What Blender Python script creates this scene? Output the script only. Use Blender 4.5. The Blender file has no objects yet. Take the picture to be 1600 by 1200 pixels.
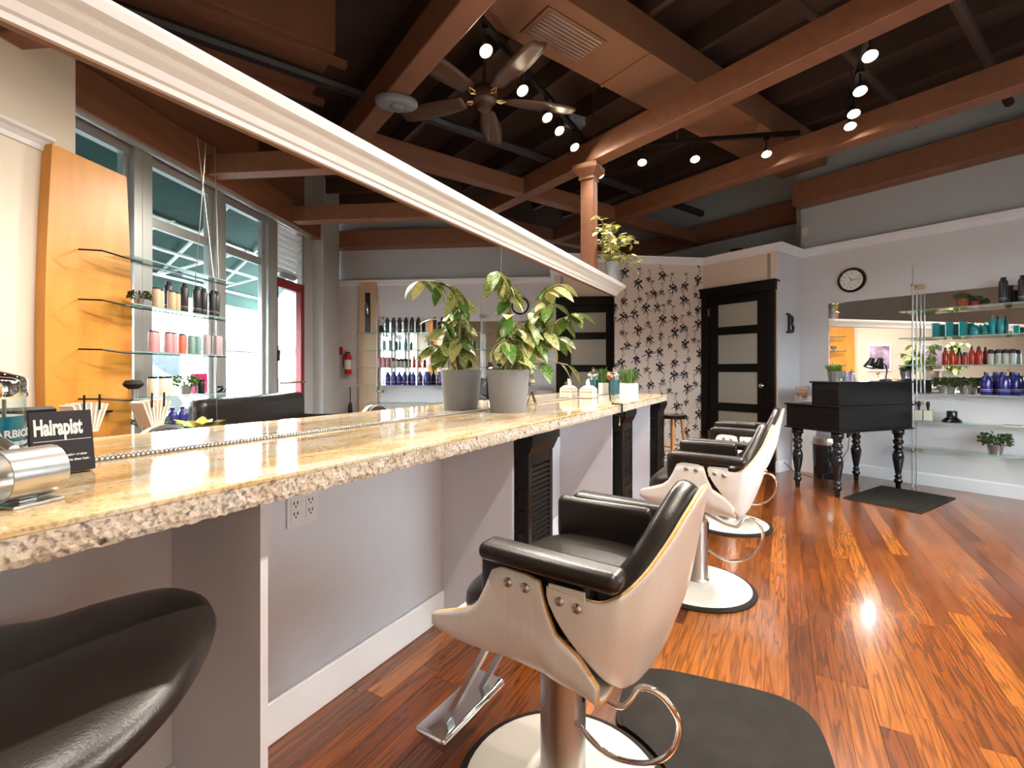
import bpy, math, random
from mathutils import Vector, Matrix
random.seed(7)
PI = math.pi
sc = bpy.context.scene
C = sc.collection
# ------------------------------------------------------------------ camera
cd = bpy.data.cameras.new('camera'); cam = bpy.data.objects.new('camera', cd); C.objects.link(cam)
cam.location = (0, 0, 1.15); cam.rotation_euler = (PI/2, 0, 0)
cd.sensor_width = 36; cd.lens = 740/1600*36; cd.shift_y = -20/1600; cd.clip_start = .02; cd.clip_end = 300
sc.camera = cam
# ------------------------------------------------------------------ world, exposure
w = bpy.data.worlds.new('sky'); sc.world = w; w.use_nodes = True
bg = w.node_tree.nodes['Background']; bg.inputs[0].default_value = (.90, .95, 1, 1); bg.inputs[1].default_value = 15.0
vs = sc.view_settings; vs.view_transform = 'Standard'; vs.look = 'None'; vs.gamma = 1; vs.use_curve_mapping = False; vs.exposure = 1.25
LAMP_W = 46.0
# ------------------------------------------------------------------ frames: K along the mirror counter (x = along, y = towards mirror), R along the room walls (x = towards shelf wall, y = away from windows)
AK = math.radians(60.4); AR = math.radians(36.6)
def rot(a, x, y): return (x*math.cos(a)-y*math.sin(a), x*math.sin(a)+y*math.cos(a))
def K(s, d, z=0): return (*rot(AK, s, d), z)
def R(p, r, z=0): return (*rot(AR, p, r), z)
# ------------------------------------------------------------------ materials
MATS = {}
def mat(name, col, rough=.5, metal=0, var=0, vscale=6, bump=0, bscale=40, coat=0, trans=0, emit=0, ecol=None, alpha=1, spec=.5, ior=1.45, stretch=(1,1,1)):
    if name in MATS: return MATS[name]
    m = bpy.data.materials.new(name); m.use_nodes = True; n = m.node_tree.nodes; l = m.node_tree.links
    b = n['Principled BSDF']; b.inputs['Base Color'].default_value = (*col, 1); b.inputs['Roughness'].default_value = rough
    b.inputs['Metallic'].default_value = metal; b.inputs['Coat Weight'].default_value = coat; b.inputs['Coat Roughness'].default_value = .08
    b.inputs['Transmission Weight'].default_value = trans; b.inputs['IOR'].default_value = ior; b.inputs['Specular IOR Level'].default_value = spec
    if emit: b.inputs['Emission Color'].default_value = (*(ecol or col), 1); b.inputs['Emission Strength'].default_value = emit
    if var or bump:
        tc = n.new('ShaderNodeTexCoord'); mp = n.new('ShaderNodeMapping'); mp.inputs['Scale'].default_value = stretch; l.new(tc.outputs['Object'], mp.inputs[0])
    if var:
        t = n.new('ShaderNodeTexNoise'); t.inputs['Scale'].default_value = vscale; t.inputs['Detail'].default_value = 6; l.new(mp.outputs[0], t.inputs[0])
        r = n.new('ShaderNodeValToRGB'); e = r.color_ramp.elements
        e[0].position = .3; e[1].position = .7
        e[0].color = (*[c*(1-var) for c in col], 1); e[1].color = (*[min(1, c*(1+var)) for c in col], 1)
        l.new(t.outputs[0], r.inputs[0]); l.new(r.outputs[0], b.inputs['Base Color'])
    if bump:
        t = n.new('ShaderNodeTexNoise'); t.inputs['Scale'].default_value = bscale; t.inputs['Detail'].default_value = 4; l.new(mp.outputs[0], t.inputs[0])
        k = n.new('ShaderNodeBump'); k.inputs['Strength'].default_value = bump; k.inputs['Distance'].default_value = .004
        l.new(t.outputs[0], k.inputs['Height']); l.new(k.outputs[0], b.inputs['Normal'])
    MATS[name] = m; return m
def glassmat(name, col, alpha_mix, rough=.02):
    # thin pane glass: mostly clear, a little mirror-like reflection
    m = bpy.data.materials.new(name); m.use_nodes = True; n = m.node_tree.nodes; l = m.node_tree.links; n.remove(n['Principled BSDF'])
    t = n.new('ShaderNodeBsdfTransparent'); t.inputs[0].default_value = (*col, 1)
    g = n.new('ShaderNodeBsdfGlossy'); g.inputs['Roughness'].default_value = rough
    lw = n.new('ShaderNodeLayerWeight'); lw.inputs[0].default_value = .5
    pw = n.new('ShaderNodeMath'); pw.operation = 'POWER'; pw.inputs[1].default_value = 4; l.new(lw.outputs['Facing'], pw.inputs[0])
    f = n.new('ShaderNodeMath'); f.operation = 'MULTIPLY_ADD'; f.inputs[1].default_value = .7; f.inputs[2].default_value = .04; l.new(pw.outputs[0], f.inputs[0])
    x = n.new('ShaderNodeMixShader'); l.new(f.outputs[0], x.inputs[0]); l.new(t.outputs[0], x.inputs[1]); l.new(g.outputs[0], x.inputs[2])
    l.new(x.outputs[0], n['Material Output'].inputs[0]); MATS[name] = m; return m
def floor_mat():
    m = bpy.data.materials.new('oak_planks'); m.use_nodes = True; n = m.node_tree.nodes; l = m.node_tree.links; b = n['Principled BSDF']
    at = n.new('ShaderNodeAttribute'); at.attribute_name = 'rnd'
    tc = n.new('ShaderNodeTexCoord')
    cb = n.new('ShaderNodeCombineXYZ'); ml = n.new('ShaderNodeMath'); ml.operation = 'MULTIPLY'; ml.inputs[1].default_value = 57; l.new(at.outputs['Fac'], ml.inputs[0])
    l.new(ml.outputs[0], cb.inputs[0]); l.new(ml.outputs[0], cb.inputs[2])
    ad = n.new('ShaderNodeVectorMath'); l.new(tc.outputs['Object'], ad.inputs[0]); l.new(cb.outputs[0], ad.inputs[1])
    mp = n.new('ShaderNodeMapping'); mp.inputs['Scale'].default_value = (1.3, 17, 1); l.new(ad.outputs[0], mp.inputs[0])
    t1 = n.new('ShaderNodeTexNoise'); t1.inputs['Scale'].default_value = 1; t1.inputs['Detail'].default_value = 2; l.new(mp.outputs[0], t1.inputs[0])
    # cathedral rings: bands of the noise field
    mu = n.new('ShaderNodeMath'); mu.operation = 'MULTIPLY'; mu.inputs[1].default_value = 46; l.new(t1.outputs[0], mu.inputs[0])
    si = n.new('ShaderNodeMath'); si.operation = 'SINE'; l.new(mu.outputs[0], si.inputs[0])
    mp2 = n.new('ShaderNodeMapping'); mp2.inputs['Scale'].default_value = (6, 160, 1); l.new(ad.outputs[0], mp2.inputs[0])
    t2 = n.new('ShaderNodeTexNoise'); t2.inputs['Scale'].default_value = 1; t2.inputs['Detail'].default_value = 3; l.new(mp2.outputs[0], t2.inputs[0])
    r1 = n.new('ShaderNodeValToRGB'); e = r1.color_ramp.elements; e[0].position = .0; e[0].color = (.115, .028, .005, 1); e[1].position = 1; e[1].color = (.35, .112, .018, 1)
    x = e.new(.5); x.color = (.21, .056, .009, 1); l.new(at.outputs['Fac'], r1.inputs[0])
    mr = n.new('ShaderNodeMapRange'); mr.inputs[1].default_value = -1; mr.inputs[2].default_value = -.2; mr.inputs[3].default_value = .60; mr.inputs[4].default_value = 1; l.new(si.outputs[0], mr.inputs[0])
    mr2 = n.new('ShaderNodeMapRange'); mr2.inputs[1].default_value = .3; mr2.inputs[2].default_value = .6; mr2.inputs[3].default_value = .65; mr2.inputs[4].default_value = 1.1; l.new(t2.outputs[0], mr2.inputs[0])
    pr = n.new('ShaderNodeMath'); pr.operation = 'MULTIPLY'; l.new(mr.outputs[0], pr.inputs[0]); l.new(mr2.outputs[0], pr.inputs[1])
    mx = n.new('ShaderNodeVectorMath'); mx.operation = 'SCALE'; l.new(r1.outputs[0], mx.inputs[0]); l.new(pr.outputs[0], mx.inputs['Scale'])
    l.new(mx.outputs[0], b.inputs['Base Color']); b.inputs['Roughness'].default_value = .24; b.inputs['Coat Weight'].default_value = .5; b.inputs['Coat Roughness'].default_value = .12
    bp = n.new('ShaderNodeBump'); bp.inputs['Strength'].default_value = .04; bp.inputs['Distance'].default_value = .003; l.new(pr.outputs[0], bp.inputs['Height']); l.new(bp.outputs[0], b.inputs['Normal'])
    MATS['floor'] = m; return m
def granite_mat(name='granite', edge=False):
    m = bpy.data.materials.new(name); m.use_nodes = True; n = m.node_tree.nodes; l = m.node_tree.links; b = n['Principled BSDF']
    tc = n.new('ShaderNodeTexCoord')
    mp = n.new('ShaderNodeMapping'); mp.inputs['Scale'].default_value = (1.6, 3.5, 6) if not edge else (9, 9, 9); mp.inputs['Rotation'].default_value = (0, 0, 0 if edge else .35); l.new(tc.outputs['Object'], mp.inputs[0])
    a = n.new('ShaderNodeTexNoise'); a.inputs['Scale'].default_value = 1.6; a.inputs['Detail'].default_value = 8; a.inputs['Distortion'].default_value = 1.2; l.new(mp.outputs[0], a.inputs[0])
    r = n.new('ShaderNodeValToRGB'); e = r.color_ramp.elements
    cols = [(.30, (.40, .26, .13)), (.45, (.62, .45, .24)), (.58, (.68, .58, .42)), (.72, (.50, .46, .42))]
    if edge: cols = [(.30, (.42, .33, .25)), (.45, (.58, .49, .39)), (.58, (.64, .57, .49)), (.72, (.50, .46, .42))]
    e[0].position, e[0].color = cols[0][0], (*cols[0][1], 1); e[1].position, e[1].color = cols[-1][0], (*cols[-1][1], 1)
    for ps, c in cols[1:-1]: q = e.new(ps); q.color = (*c, 1)
    l.new(a.outputs[0], r.inputs[0])
    v = n.new('ShaderNodeTexNoise'); v.inputs['Scale'].default_value = 130; v.inputs['Detail'].default_value = 3; l.new(tc.outputs['Object'], v.inputs[0])
    v2 = n.new('ShaderNodeTexNoise'); v2.inputs['Scale'].default_value = 45; v2.inputs['Detail'].default_value = 4; l.new(tc.outputs['Object'], v2.inputs[0])
    m1 = n.new('ShaderNodeMapRange'); m1.inputs[1].default_value = .36; m1.inputs[2].default_value = .5; m1.inputs[3].default_value = .45 if edge else .72; m1.inputs[4].default_value = 1.08; l.new(v.outputs[0], m1.inputs[0])
    m2 = n.new('ShaderNodeMapRange'); m2.inputs[1].default_value = .30; m2.inputs[2].default_value = .38; m2.inputs[3].default_value = .22 if edge else .45; m2.inputs[4].default_value = 1; l.new(v2.outputs[0], m2.inputs[0])
    mm = n.new('ShaderNodeMath'); mm.operation = 'MULTIPLY'; l.new(m1.outputs[0], mm.inputs[0]); l.new(m2.outputs[0], mm.inputs[1])
    x = n.new('ShaderNodeVectorMath'); x.operation = 'SCALE'; l.new(r.outputs[0], x.inputs[0]); l.new(mm.outputs[0], x.inputs['Scale']); l.new(x.outputs[0], b.inputs['Base Color'])
    b.inputs['Roughness'].default_value = .45 if edge else .07
    if edge:
        bp = n.new('ShaderNodeBump'); bp.inputs['Strength'].default_value = .35; bp.inputs['Distance'].default_value = .004; l.new(v2.outputs[0], bp.inputs['Height']); l.new(bp.outputs[0], b.inputs['Normal'])
    MATS[name] = m; return m
def wood_mat(name, c1, c2, scale=(1, 1, .12), s=14, rough=.4):
    m = bpy.data.materials.new(name); m.use_nodes = True; n = m.node_tree.nodes; l = m.node_tree.links; b = n['Principled BSDF']
    tc = n.new('ShaderNodeTexCoord'); mp = n.new('ShaderNodeMapping'); mp.inputs['Scale'].default_value = scale; l.new(tc.outputs['Object'], mp.inputs[0])
    t = n.new('ShaderNodeTexNoise'); t.inputs['Scale'].default_value = s; t.inputs['Detail'].default_value = 5; t.inputs['Distortion'].default_value = .6; l.new(mp.outputs[0], t.inputs[0])
    r = n.new('ShaderNodeValToRGB'); e = r.color_ramp.elements; e[0].position = .32; e[0].color = (*c1, 1); e[1].position = .68; e[1].color = (*c2, 1)
    l.new(t.outputs[0], r.inputs[0]); l.new(r.outputs[0], b.inputs['Base Color']); b.inputs['Roughness'].default_value = rough; MATS[name] = m; return m
def leaf_mat(name, green, spot, amount):
    m = bpy.data.materials.new(name); m.use_nodes = True; n = m.node_tree.nodes; l = m.node_tree.links; b = n['Principled BSDF']
    tc = n.new('ShaderNodeTexCoord'); oi = n.new('ShaderNodeObjectInfo')
    t = n.new('ShaderNodeTexNoise'); t.noise_dimensions = '4D'; t.inputs['Scale'].default_value = 30; t.inputs['Detail'].default_value = 2; l.new(tc.outputs['Object'], t.inputs[0])
    ml = n.new('ShaderNodeMath'); ml.operation = 'MULTIPLY'; ml.inputs[1].default_value = 40; l.new(oi.outputs['Random'], ml.inputs[0]); l.new(ml.outputs[0], t.inputs['W'])
    # some leaves are nearly plain, some nearly all cream
    sh = n.new('ShaderNodeMapRange'); sh.inputs[3].default_value = -.14; sh.inputs[4].default_value = .16; l.new(oi.outputs['Random'], sh.inputs[0])
    ad = n.new('ShaderNodeMath'); l.new(t.outputs[0], ad.inputs[0]); l.new(sh.outputs[0], ad.inputs[1])
    r = n.new('ShaderNodeValToRGB'); e = r.color_ramp.elements; e[0].position = amount; e[0].color = (*green, 1); e[1].position = amount+.07; e[1].color = (*spot, 1)
    l.new(ad.outputs[0], r.inputs[0]); l.new(r.outputs[0], b.inputs['Base Color']); b.inputs['Roughness'].default_value = .35; MATS[name] = m; return m
floor_mat(); granite_mat(); granite_mat('granite_edge', True)
wood_mat('orange_ply', (.60, .24, .035), (.74, .33, .06), (1, 1, .25), 5, .35)
wood_mat('maple', (.52, .34, .19), (.60, .41, .24), (6, 6, .5), 8, .4)
wood_mat('ply_edge', (.62, .33, .10), (.75, .45, .18), (8, 8, 8), 9, .4)
wood_mat('stool_wood', (.48, .17, .035), (.62, .26, .06), (8, 8, .6), 6, .35)
leaf_mat('leaf_speckled', (.045, .14, .012), (.60, .58, .24), .50)
leaf_mat('leaf_pale', (.16, .25, .02), (.80, .72, .28), .48)
glassmat('shelf_glass', (.90, .98, .96), 0); glassmat('pane', (.93, .98, .97), 0)
M = lambda k: MATS[k]
mat('wall_lav', (.70, .675, .71), .6, var=.02, vscale=3, bump=.08, bscale=180)
mat('wall_grey', (.46, .475, .49), .65, var=.02, vscale=3)
mat('wall_cream', (.74, .66, .56), .6, var=.02, vscale=3)
mat('wall_blush', (.74, .62, .55), .6, var=.02, vscale=3)
mat('trim_white', (.78, .79, .83), .35, var=.015, vscale=5)
mat('panel_white', (.72, .73, .80), .5, var=.02, vscale=4)
mat('beam', (.235, .098, .052), .5, var=.10, vscale=5, stretch=(.4, 3, 3))
mat('ceil', (.075, .042, .031), .8, var=.2, vscale=2)
mat('duct', (.24, .105, .055), .6, var=.08, vscale=3)
mat('black', (.007, .007, .008), .35, var=.2, vscale=20)
mat('black_gloss', (.010, .010, .012), .12, var=.1, vscale=20)
mat('black_wood', (.006, .005, .005), .28, spec=.3, var=.3, vscale=8, stretch=(1, 1, 8))
mat('leather', (.017, .013, .011), .30, var=.15, vscale=9, bump=.12, bscale=260)
mat('rubber', (.020, .017, .015), .8, spec=.2, var=.15, vscale=12, bump=.1, bscale=120)
mat('chrome', (.78, .78, .78), .08, 1)
mat('steel', (.55, .54, .53), .28, 1, var=.06, vscale=30, stretch=(1, 1, .05))
mat('alu', (.42, .44, .44), .38, .6, var=.03, vscale=4)
mat('shell_white', (.86, .84, .82), .32, var=.025, vscale=30, stretch=(6, 6, .25), coat=.2)
mat('base_cream', (.80, .76, .68), .22, coat=.3, var=.03, vscale=4)
mat('pot_grey', (.24, .25, .275), .5, var=.08, vscale=7)
mat('pot_white', (.78, .76, .74), .3, var=.03)
mat('tin', (.50, .50, .50), .3, .9, var=.05)
mat('soil', (.33, .20, .11), .9, var=.4, vscale=50, bump=.5)
mat('stem', (.28, .22, .12), .7, var=.2, vscale=30)
mat('green', (.09, .19, .03), .5, var=.45, vscale=25)
mat('darkgreen', (.045, .085, .025), .5, var=.4, vscale=30)
mat('gold', (.72, .50, .22), .25, 1)
mat('paper', (.80, .76, .70), .8, var=.05, vscale=10)
mat('awning', (.006, .045, .036), .8, var=.15)
mat('tube_white', (.75, .78, .78), .4)
mat('red', (.50, .02, .02), .35, var=.08)
mat('darkred', (.22, .02, .025), .45, var=.08)
mat('teal', (.0, .21, .24), .3, var=.08); mat('navy', (.022, .02, .16), .22, var=.1, coat=.3); mat('bottle_red', (.34, .022, .008), .25, var=.1)
mat('charcoal', (.03, .03, .035), .35, var=.1); mat('kraft', (.55, .40, .26), .6, var=.06); mat('pink', (.60, .30, .33), .4, var=.08); mat('coral', (.62, .16, .10), .4, var=.08)
mat('sage', (.20, .34, .31), .4, var=.06); mat('lilac', (.42, .33, .36), .4, var=.06); mat('cream_b', (.74, .66, .54), .45, var=.05)
mat('liquid_blue', (.0, .12, .19), .08); mat('clear', (.86, .92, .92), .03, trans=.95, ior=1.2)
mat('frost', (.36, .36, .33), .25, var=.04, vscale=2); mat('white', (.8, .8, .8), .5); mat('ink', (.012, .010, .018), .6)
mat('dial', (.80, .78, .76), .4); mat('hair', (.018, .014, .012), .8, bump=.6, bscale=150)
mat('magenta', (.42, .03, .12), .4, var=.3, vscale=30); mat('brown', (.20, .09, .035), .45, var=.15); mat('terracotta', (.35, .08, .035), .5, var=.3, vscale=30)
mat('fan_brown', (.09, .045, .028), .4, var=.2, vscale=9)
mat('candy', (.55, .20, .11), .4, var=.6, vscale=60)
mat('bulb', (1, .86, .62), .4, emit=55, ecol=(1, .82, .55))
mat('bulb_cool', (.9, .93, 1), .4, emit=14, ecol=(.85, .9, 1))
mat('asphalt', (.055, .06, .065), .8, var=.06, vscale=1); mat('carwhite', (.45, .46, .48), .25, coat=.4); mat('carblue', (.025, .04, .07), .25, coat=.4); mat('carglass', (.04, .06, .08), .1)
mat('concrete', (.045, .055, .065), .8, var=.08, vscale=1); mat('hedge', (.022, .028, .034), .8, var=.4, vscale=3)
mat('mirror', (.93, .94, .94), .0, 1)
art = mat('artprint', (.45, .35, .5), .5, var=.75, vscale=5)
# ------------------------------------------------------------------ mesh builder
class MB:
    def __init__(s): s.v = []; s.f = []; s.mi = []; s.i = 0
    def add(s, vs, fs):
        o = len(s.v); s.v += [tuple(x) for x in vs]; s.f += [tuple(o+k for k in f) for f in fs]; s.mi += [s.i]*len(fs); return s
    def box(s, x0, x1, y0, y1, z0, z1):
        return s.add([(x0,y0,z0),(x1,y0,z0),(x1,y1,z0),(x0,y1,z0),(x0,y0,z1),(x1,y0,z1),(x1,y1,z1),(x0,y1,z1)],
                     [(0,3,2,1),(4,5,6,7),(0,1,5,4),(1,2,6,5),(2,3,7,6),(3,0,4,7)])
    def prism(s, poly, z0, z1):
        n = len(poly); return s.add([(x,y,z0) for x,y in poly]+[(x,y,z1) for x,y in poly],
            [tuple(range(n))[::-1], tuple(range(n,2*n))]+[(i,(i+1)%n,n+(i+1)%n,n+i) for i in range(n)])
    def sweep(s, prof, axis_pts):
        # prof = closed polygon (a, z); axis_pts = list of functions' ends: pairs of (point, outward dir)
        n = len(prof); o = []
        for (px, py), (dx, dy) in axis_pts: o += [(px+dx*a, py+dy*a, z) for a, z in prof]
        m = len(axis_pts); fs = [(k*n+i, k*n+(i+1)%n, (k+1)*n+(i+1)%n, (k+1)*n+i) for k in range(m-1) for i in range(n)]
        fs += [tuple(range(n))[::-1], tuple((m-1)*n+i for i in range(n))]
        return s.add(o, fs)
    def lathe(s, prof, n=20, cx=0, cy=0, sx=1, sy=1, cap=True):
        o = []; m = len(prof)
        for r, z in prof:
            for k in range(n): a = 2*PI*k/n; o.append((cx+r*sx*math.cos(a), cy+r*sy*math.sin(a), z))
        fs = [(j*n+k, j*n+(k+1)%n, (j+1)*n+(k+1)%n, (j+1)*n+k) for j in range(m-1) for k in range(n)]
        if cap: fs += [tuple(range(n))[::-1], tuple((m-1)*n+k for k in range(n))]
        return s.add(o, fs)
    def tube(s, pts, r, n=8, closed=False, cap=True):
        pts = [Vector(p) for p in pts]; m = len(pts); o = []; up = Vector((0, 0, 1)); prev = None
        for i, p in enumerate(pts):
            t = (pts[(i+1) % m]-pts[i-1]) if closed else (pts[min(i+1, m-1)]-pts[max(i-1, 0)])
            t.normalize()
            if prev is None:
                a = t.cross(up); a = a if a.length > .05 else t.cross(Vector((1, 0, 0)))
            else: a = prev - t*prev.dot(t)
            a.normalize(); prev = a; b = t.cross(a)
            rr = r[i] if isinstance(r, (list, tuple)) else r
            for k in range(n): q = 2*PI*k/n; o.append(p+a*rr*math.cos(q)+b*rr*math.sin(q))
        e = m if closed else m-1
        fs = [(j*n+k, j*n+(k+1)%n, ((j+1)%m)*n+(k+1)%n, ((j+1)%m)*n+k) for j in range(e) for k in range(n)]
        if cap and not closed: fs += [tuple(range(n))[::-1], tuple((m-1)*n+k for k in range(n))]
        return s.add(o, fs)
    def grid(s, fn, nu, nv):
        o = [fn(i/nu, j/nv) for i in range(nu+1) for j in range(nv+1)]
        return s.add(o, [(i*(nv+1)+j, (i+1)*(nv+1)+j, (i+1)*(nv+1)+j+1, i*(nv+1)+j+1) for i in range(nu) for j in range(nv)])
    def mesh(s, name, mats, smooth=False):
        me = bpy.data.meshes.new(name); me.from_pydata(s.v, [], s.f)
        for x in (mats if isinstance(mats, (list, tuple)) else [mats]): me.materials.append(MATS[x] if isinstance(x, str) else x)
        if any(s.mi): me.polygons.foreach_set('material_index', s.mi)
        if smooth: me.polygons.foreach_set('use_smooth', [True]*len(me.polygons))
        me.update(); return me
def link(name, me, parent=None, loc=None, rz=None):
    o = bpy.data.objects.new(name, me); C.objects.link(o)
    if parent is not None: o.parent = parent
    if loc is not None: o.location = loc
    if rz is not None: o.rotation_euler = (0, 0, rz)
    return o
def put(name, mb, mats, parent=None, loc=None, rz=None, smooth=False, bevel=0, seg=2, angle=None, sub=0):
    o = link(name, mb.mesh(name, mats, smooth), parent, loc, rz)
    if smooth and angle is None and not sub: o.data.set_sharp_from_angle(angle=math.radians(40))
    if bevel:
        b = o.modifiers.new('bevel', 'BEVEL'); b.width = bevel; b.segments = seg; b.limit_method = 'ANGLE'
    if sub:
        b = o.modifiers.new('sub', 'SUBSURF'); b.levels = sub; b.render_levels = sub
    return o
def tag(o, label, cat, group=None):
    o['label'] = label; o['category'] = cat
    if group: o['group'] = group
    return o
def struct(o, label=None):
    o['kind'] = 'structure'
    if label: o['label'] = label
    return o
def thing(name, label, cat, loc=(0,0,0), rz=0, group=None):
    o = link(name, None, None, loc, rz); return tag(o, label, cat, group)
def copy_tree(o, parent=None):
    c = o.copy(); C.objects.link(c); c.parent = parent
    for ch in list(o.children): copy_tree(ch, c)
    return c
def B(*a): return MB().box(*a)
def text_mesh(name, body, size, mats, parent, extrude=.0004, matrix=None, bend=None, offset=0, align='LEFT', space=1):
    cu = bpy.data.curves.new(name, 'FONT'); cu.body = body; cu.size = size; cu.extrude = extrude; cu.offset = offset; cu.align_x = align; cu.space_character = space
    if bend: cu.resolution_u = 3
    t = bpy.data.objects.new(name, cu); C.objects.link(t)
    me = bpy.data.meshes.new_from_object(t.evaluated_get(bpy.context.evaluated_depsgraph_get()))
    bpy.data.objects.remove(t); bpy.data.curves.remove(cu); me.name = name
    if bend:
        for v in me.vertices: v.co = bend(v.co)
    me.materials.clear(); me.materials.append(MATS[mats])
    o = link(name, me, parent)
    if matrix is not None: o.matrix_local = matrix
    return o
# ================================================================== STRUCTURE
P0, P1, RW, RF = -3.0, 6.2, -1.0, 6.0          # room: p range, window line r, far r
fl = struct(put('floor', B(P0-.1, P1+.2, RW-.1, RF+.1, -.12, -.006), 'black_wood', rz=AR), 'glossy reddish oak strip floor')
def clip(poly, lim):
    for ax, val, sg in lim:
        out = []
        for i in range(len(poly)):
            a, b = poly[i-1], poly[i]; ra, rb = rot(AK-AR, *a), rot(AK-AR, *b)
            da, db = sg*(ra[ax]-val), sg*(rb[ax]-val)
            if da*db < 0: t = da/(da-db); out.append((a[0]+(b[0]-a[0])*t, a[1]+(b[1]-a[1])*t))
            if db >= 0: out.append(b)
        poly = out
        if len(poly) < 3: return None
    return poly
planks = []; rr = random.Random(3); PW = .083
lim = [(0, P0, 1), (0, P1+.05, -1), (1, RW, 1), (1, RF, -1)]
dl = -7.0
while dl < 6.5:
    s = -6 + rr.random()*1.2
    while s < 9.5:
        L = .45+rr.random()*.95
        pl = clip([(s+.0006, dl+.0006), (s+L-.0006, dl+.0006), (s+L-.0006, dl+PW-.0006), (s+.0006, dl+PW-.0006)], lim)
        if pl:
            c = (sum(q[0] for q in pl)/len(pl), sum(q[1] for q in pl)/len(pl)); X, Y = rot(AK, *c)
            vis = Y > .9 and abs(X/Y) < 1.15 and c[1] < 1.4
            planks.append((0 if vis else 1, X*X+Y*Y, pl, rr.random()))
        s += L
    dl += PW
planks.sort(key=lambda q: q[:2])
def setrnd(me, vals):
    at = me.attributes.new('rnd', 'FLOAT', 'FACE'); at.data.foreach_set('value', vals)
for i, (_, _, pl, rn) in enumerate(planks[:300]):
    mb = MB().prism(pl, -.012, 0); me = mb.mesh('floor_plank', 'floor'); setrnd(me, [rn]*len(mb.f)); link('floor_plank', me, fl, rz=AK-AR)
mb = MB(); vals = []
for _, _, pl, rn in planks[300:]:
    n0 = len(mb.f); mb.prism(pl, -.012, 0); vals += [rn]*(len(mb.f)-n0)
me = mb.mesh('floor_planks', 'floor'); setrnd(me, vals); o = link('floor_planks', me, fl, rz=AK-AR); o['kind'] = 'stuff'
CZ = 4.0
struct(put('ceiling', B(P0-.1, 7.0, RW-.2, RF+.1, CZ, CZ+.1), 'ceil', rz=AR), 'dark brown painted open ceiling deck')
# shelf wall: lavender below the crown, grey above
struct(put('wall_right', B(P1, P1+.15, RW, 2.52, 0, 2.56), 'wall_lav', rz=AR), 'pale lavender wall behind the glass shelves')
struct(put('wall_right_upper', B(P1+.02, P1+.15, RW, 2.52, 2.56, CZ), 'wall_grey', rz=AR), 'grey upper wall above the white crown')
struct(put('wall_return', B(5.64, P1+.15, 2.52, 2.64, 0, 2.56), 'wall_lav', rz=AR), 'short pale wall that carries the letter B')
# door wall with an opening for the door frame
DW0, DW1 = 2.60, 3.39
mb = B(5.64, 5.76, 2.64, DW0, 0, 2.56) if DW0 > 2.64 else MB()
mb.box(5.639, 5.76, 2.521, 2.60, 0, 2.56); mb.box(5.64, 5.76, DW1, 3.44, 0, 2.56); mb.box(5.64, 5.76, DW0, DW1, 2.12, 2.56)
struct(put('wall_door', mb, 'wall_blush', rz=AR), 'blush painted wall around the black door')
# wallpaper wall, from the door wall corner off to the left
WA = Vector((2.485, 6.13)); WB = Vector((.25, 5.82)); wdir = (WA-WB).normalized(); wang = math.atan2(wdir.y, wdir.x); WL = (WA-WB).length
wp = struct(put('wall_wallpaper', B(0, WL+.02, 0, .12, 0, 2.56), 'wall_blush', loc=(WB.x, WB.y, 0), rz=wang), 'blush wallpaper with black flower sprigs')
struct(put('wall_far_side', B(P1+.15, 6.85, 2.52, 2.62, 0, CZ), 'wall_grey', rz=AR), 'short grey wall closing the recess above the door enclosure')
# far walls behind and around
struct(put('wall_far', B(6.75, 6.85, 2.52, RF, 0, CZ), 'wall_grey', rz=AR), 'grey wall seen above the door enclosure')
struct(put('wall_back', B(P0-.1, 6.85, RF, RF+.1, 0, 2.6), 'wall_cream', rz=AR), 'far wall behind the mirror partition')
struct(put('wall_back_upper', B(P0-.1, 6.85, RF, RF+.1, 2.6, CZ), 'ceil', rz=AR), 'dark upper part of the far wall')
struct(put('wall_left', B(P0-.1, P0, RW-.1, RF, 0, CZ), 'wall_cream', rz=AR), 'end wall behind the camera')
wb = struct(put('wall_block', B(P0, 1.73, RW-.15, -.65, 0, CZ), 'wall_cream', rz=AR), 'cream wall block beside the shop windows')
struct(put('wall_column', B(5.22, P1, RW-.1, RW, 0, CZ).box(5.45, 5.95, RW, RW+.16, 0, CZ), 'wall_grey', rz=AR), 'pale grey corner column by the red door')
struct(put('wall_window_sill', B(1.73, 4.52, RW-.1, RW, 0, .30), 'wall_lav', rz=AR), 'low wall under the shop windows')
struct(put('wall_window_head', B(1.73, 5.22, RW-.1, RW, 3.05, CZ), 'beam', rz=AR), 'brown header above the shop windows')
# crown and baseboards
def crown(z): return [(0, z-.085), (.012, z-.085), (.016, z-.055), (.04, z-.03), (.065, z-.018), (.07, z), (0, z)]
def sw(name, prof, pts, m='trim_white', label=None, rz=AR, parent=None):
    return struct(put(name, MB().sweep(prof, pts), m, parent, rz=rz), label)
base = [(0, 0), (.016, 0), (.016, .11), (.010, .125), (0, .125)]
sw('trim_1', crown(2.60), [((P1, RW+.0), (-1, 0)), ((P1, 2.52), (-1, -1))], label='white crown moulding on the shelf wall')
sw('trim_2', crown(2.60), [((P1, 2.52), (-1, -1)), ((5.64, 2.52), (-1, -1)), ((5.64, 3.44), (-1, -.35))], label='white crown moulding around the door enclosure')
wn = (wdir.y, -wdir.x)
sw('trim_3', crown(2.60), [((WB.x, WB.y), wn), ((WA.x, WA.y), (wn[0]-.1, wn[1]))], rz=0, label='white crown moulding above the wallpaper')
sw('trim_4', crown(2.62), [((P0, -.65), (0, 1)), ((1.55, -.65), (0, 1))], label='white crown moulding on the cream wall block')
sw('baseboard_right', base, [((P1, RW), (-1, 0)), ((P1, 2.52), (-1, -1))], label='white baseboard under the glass shelves')
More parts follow.
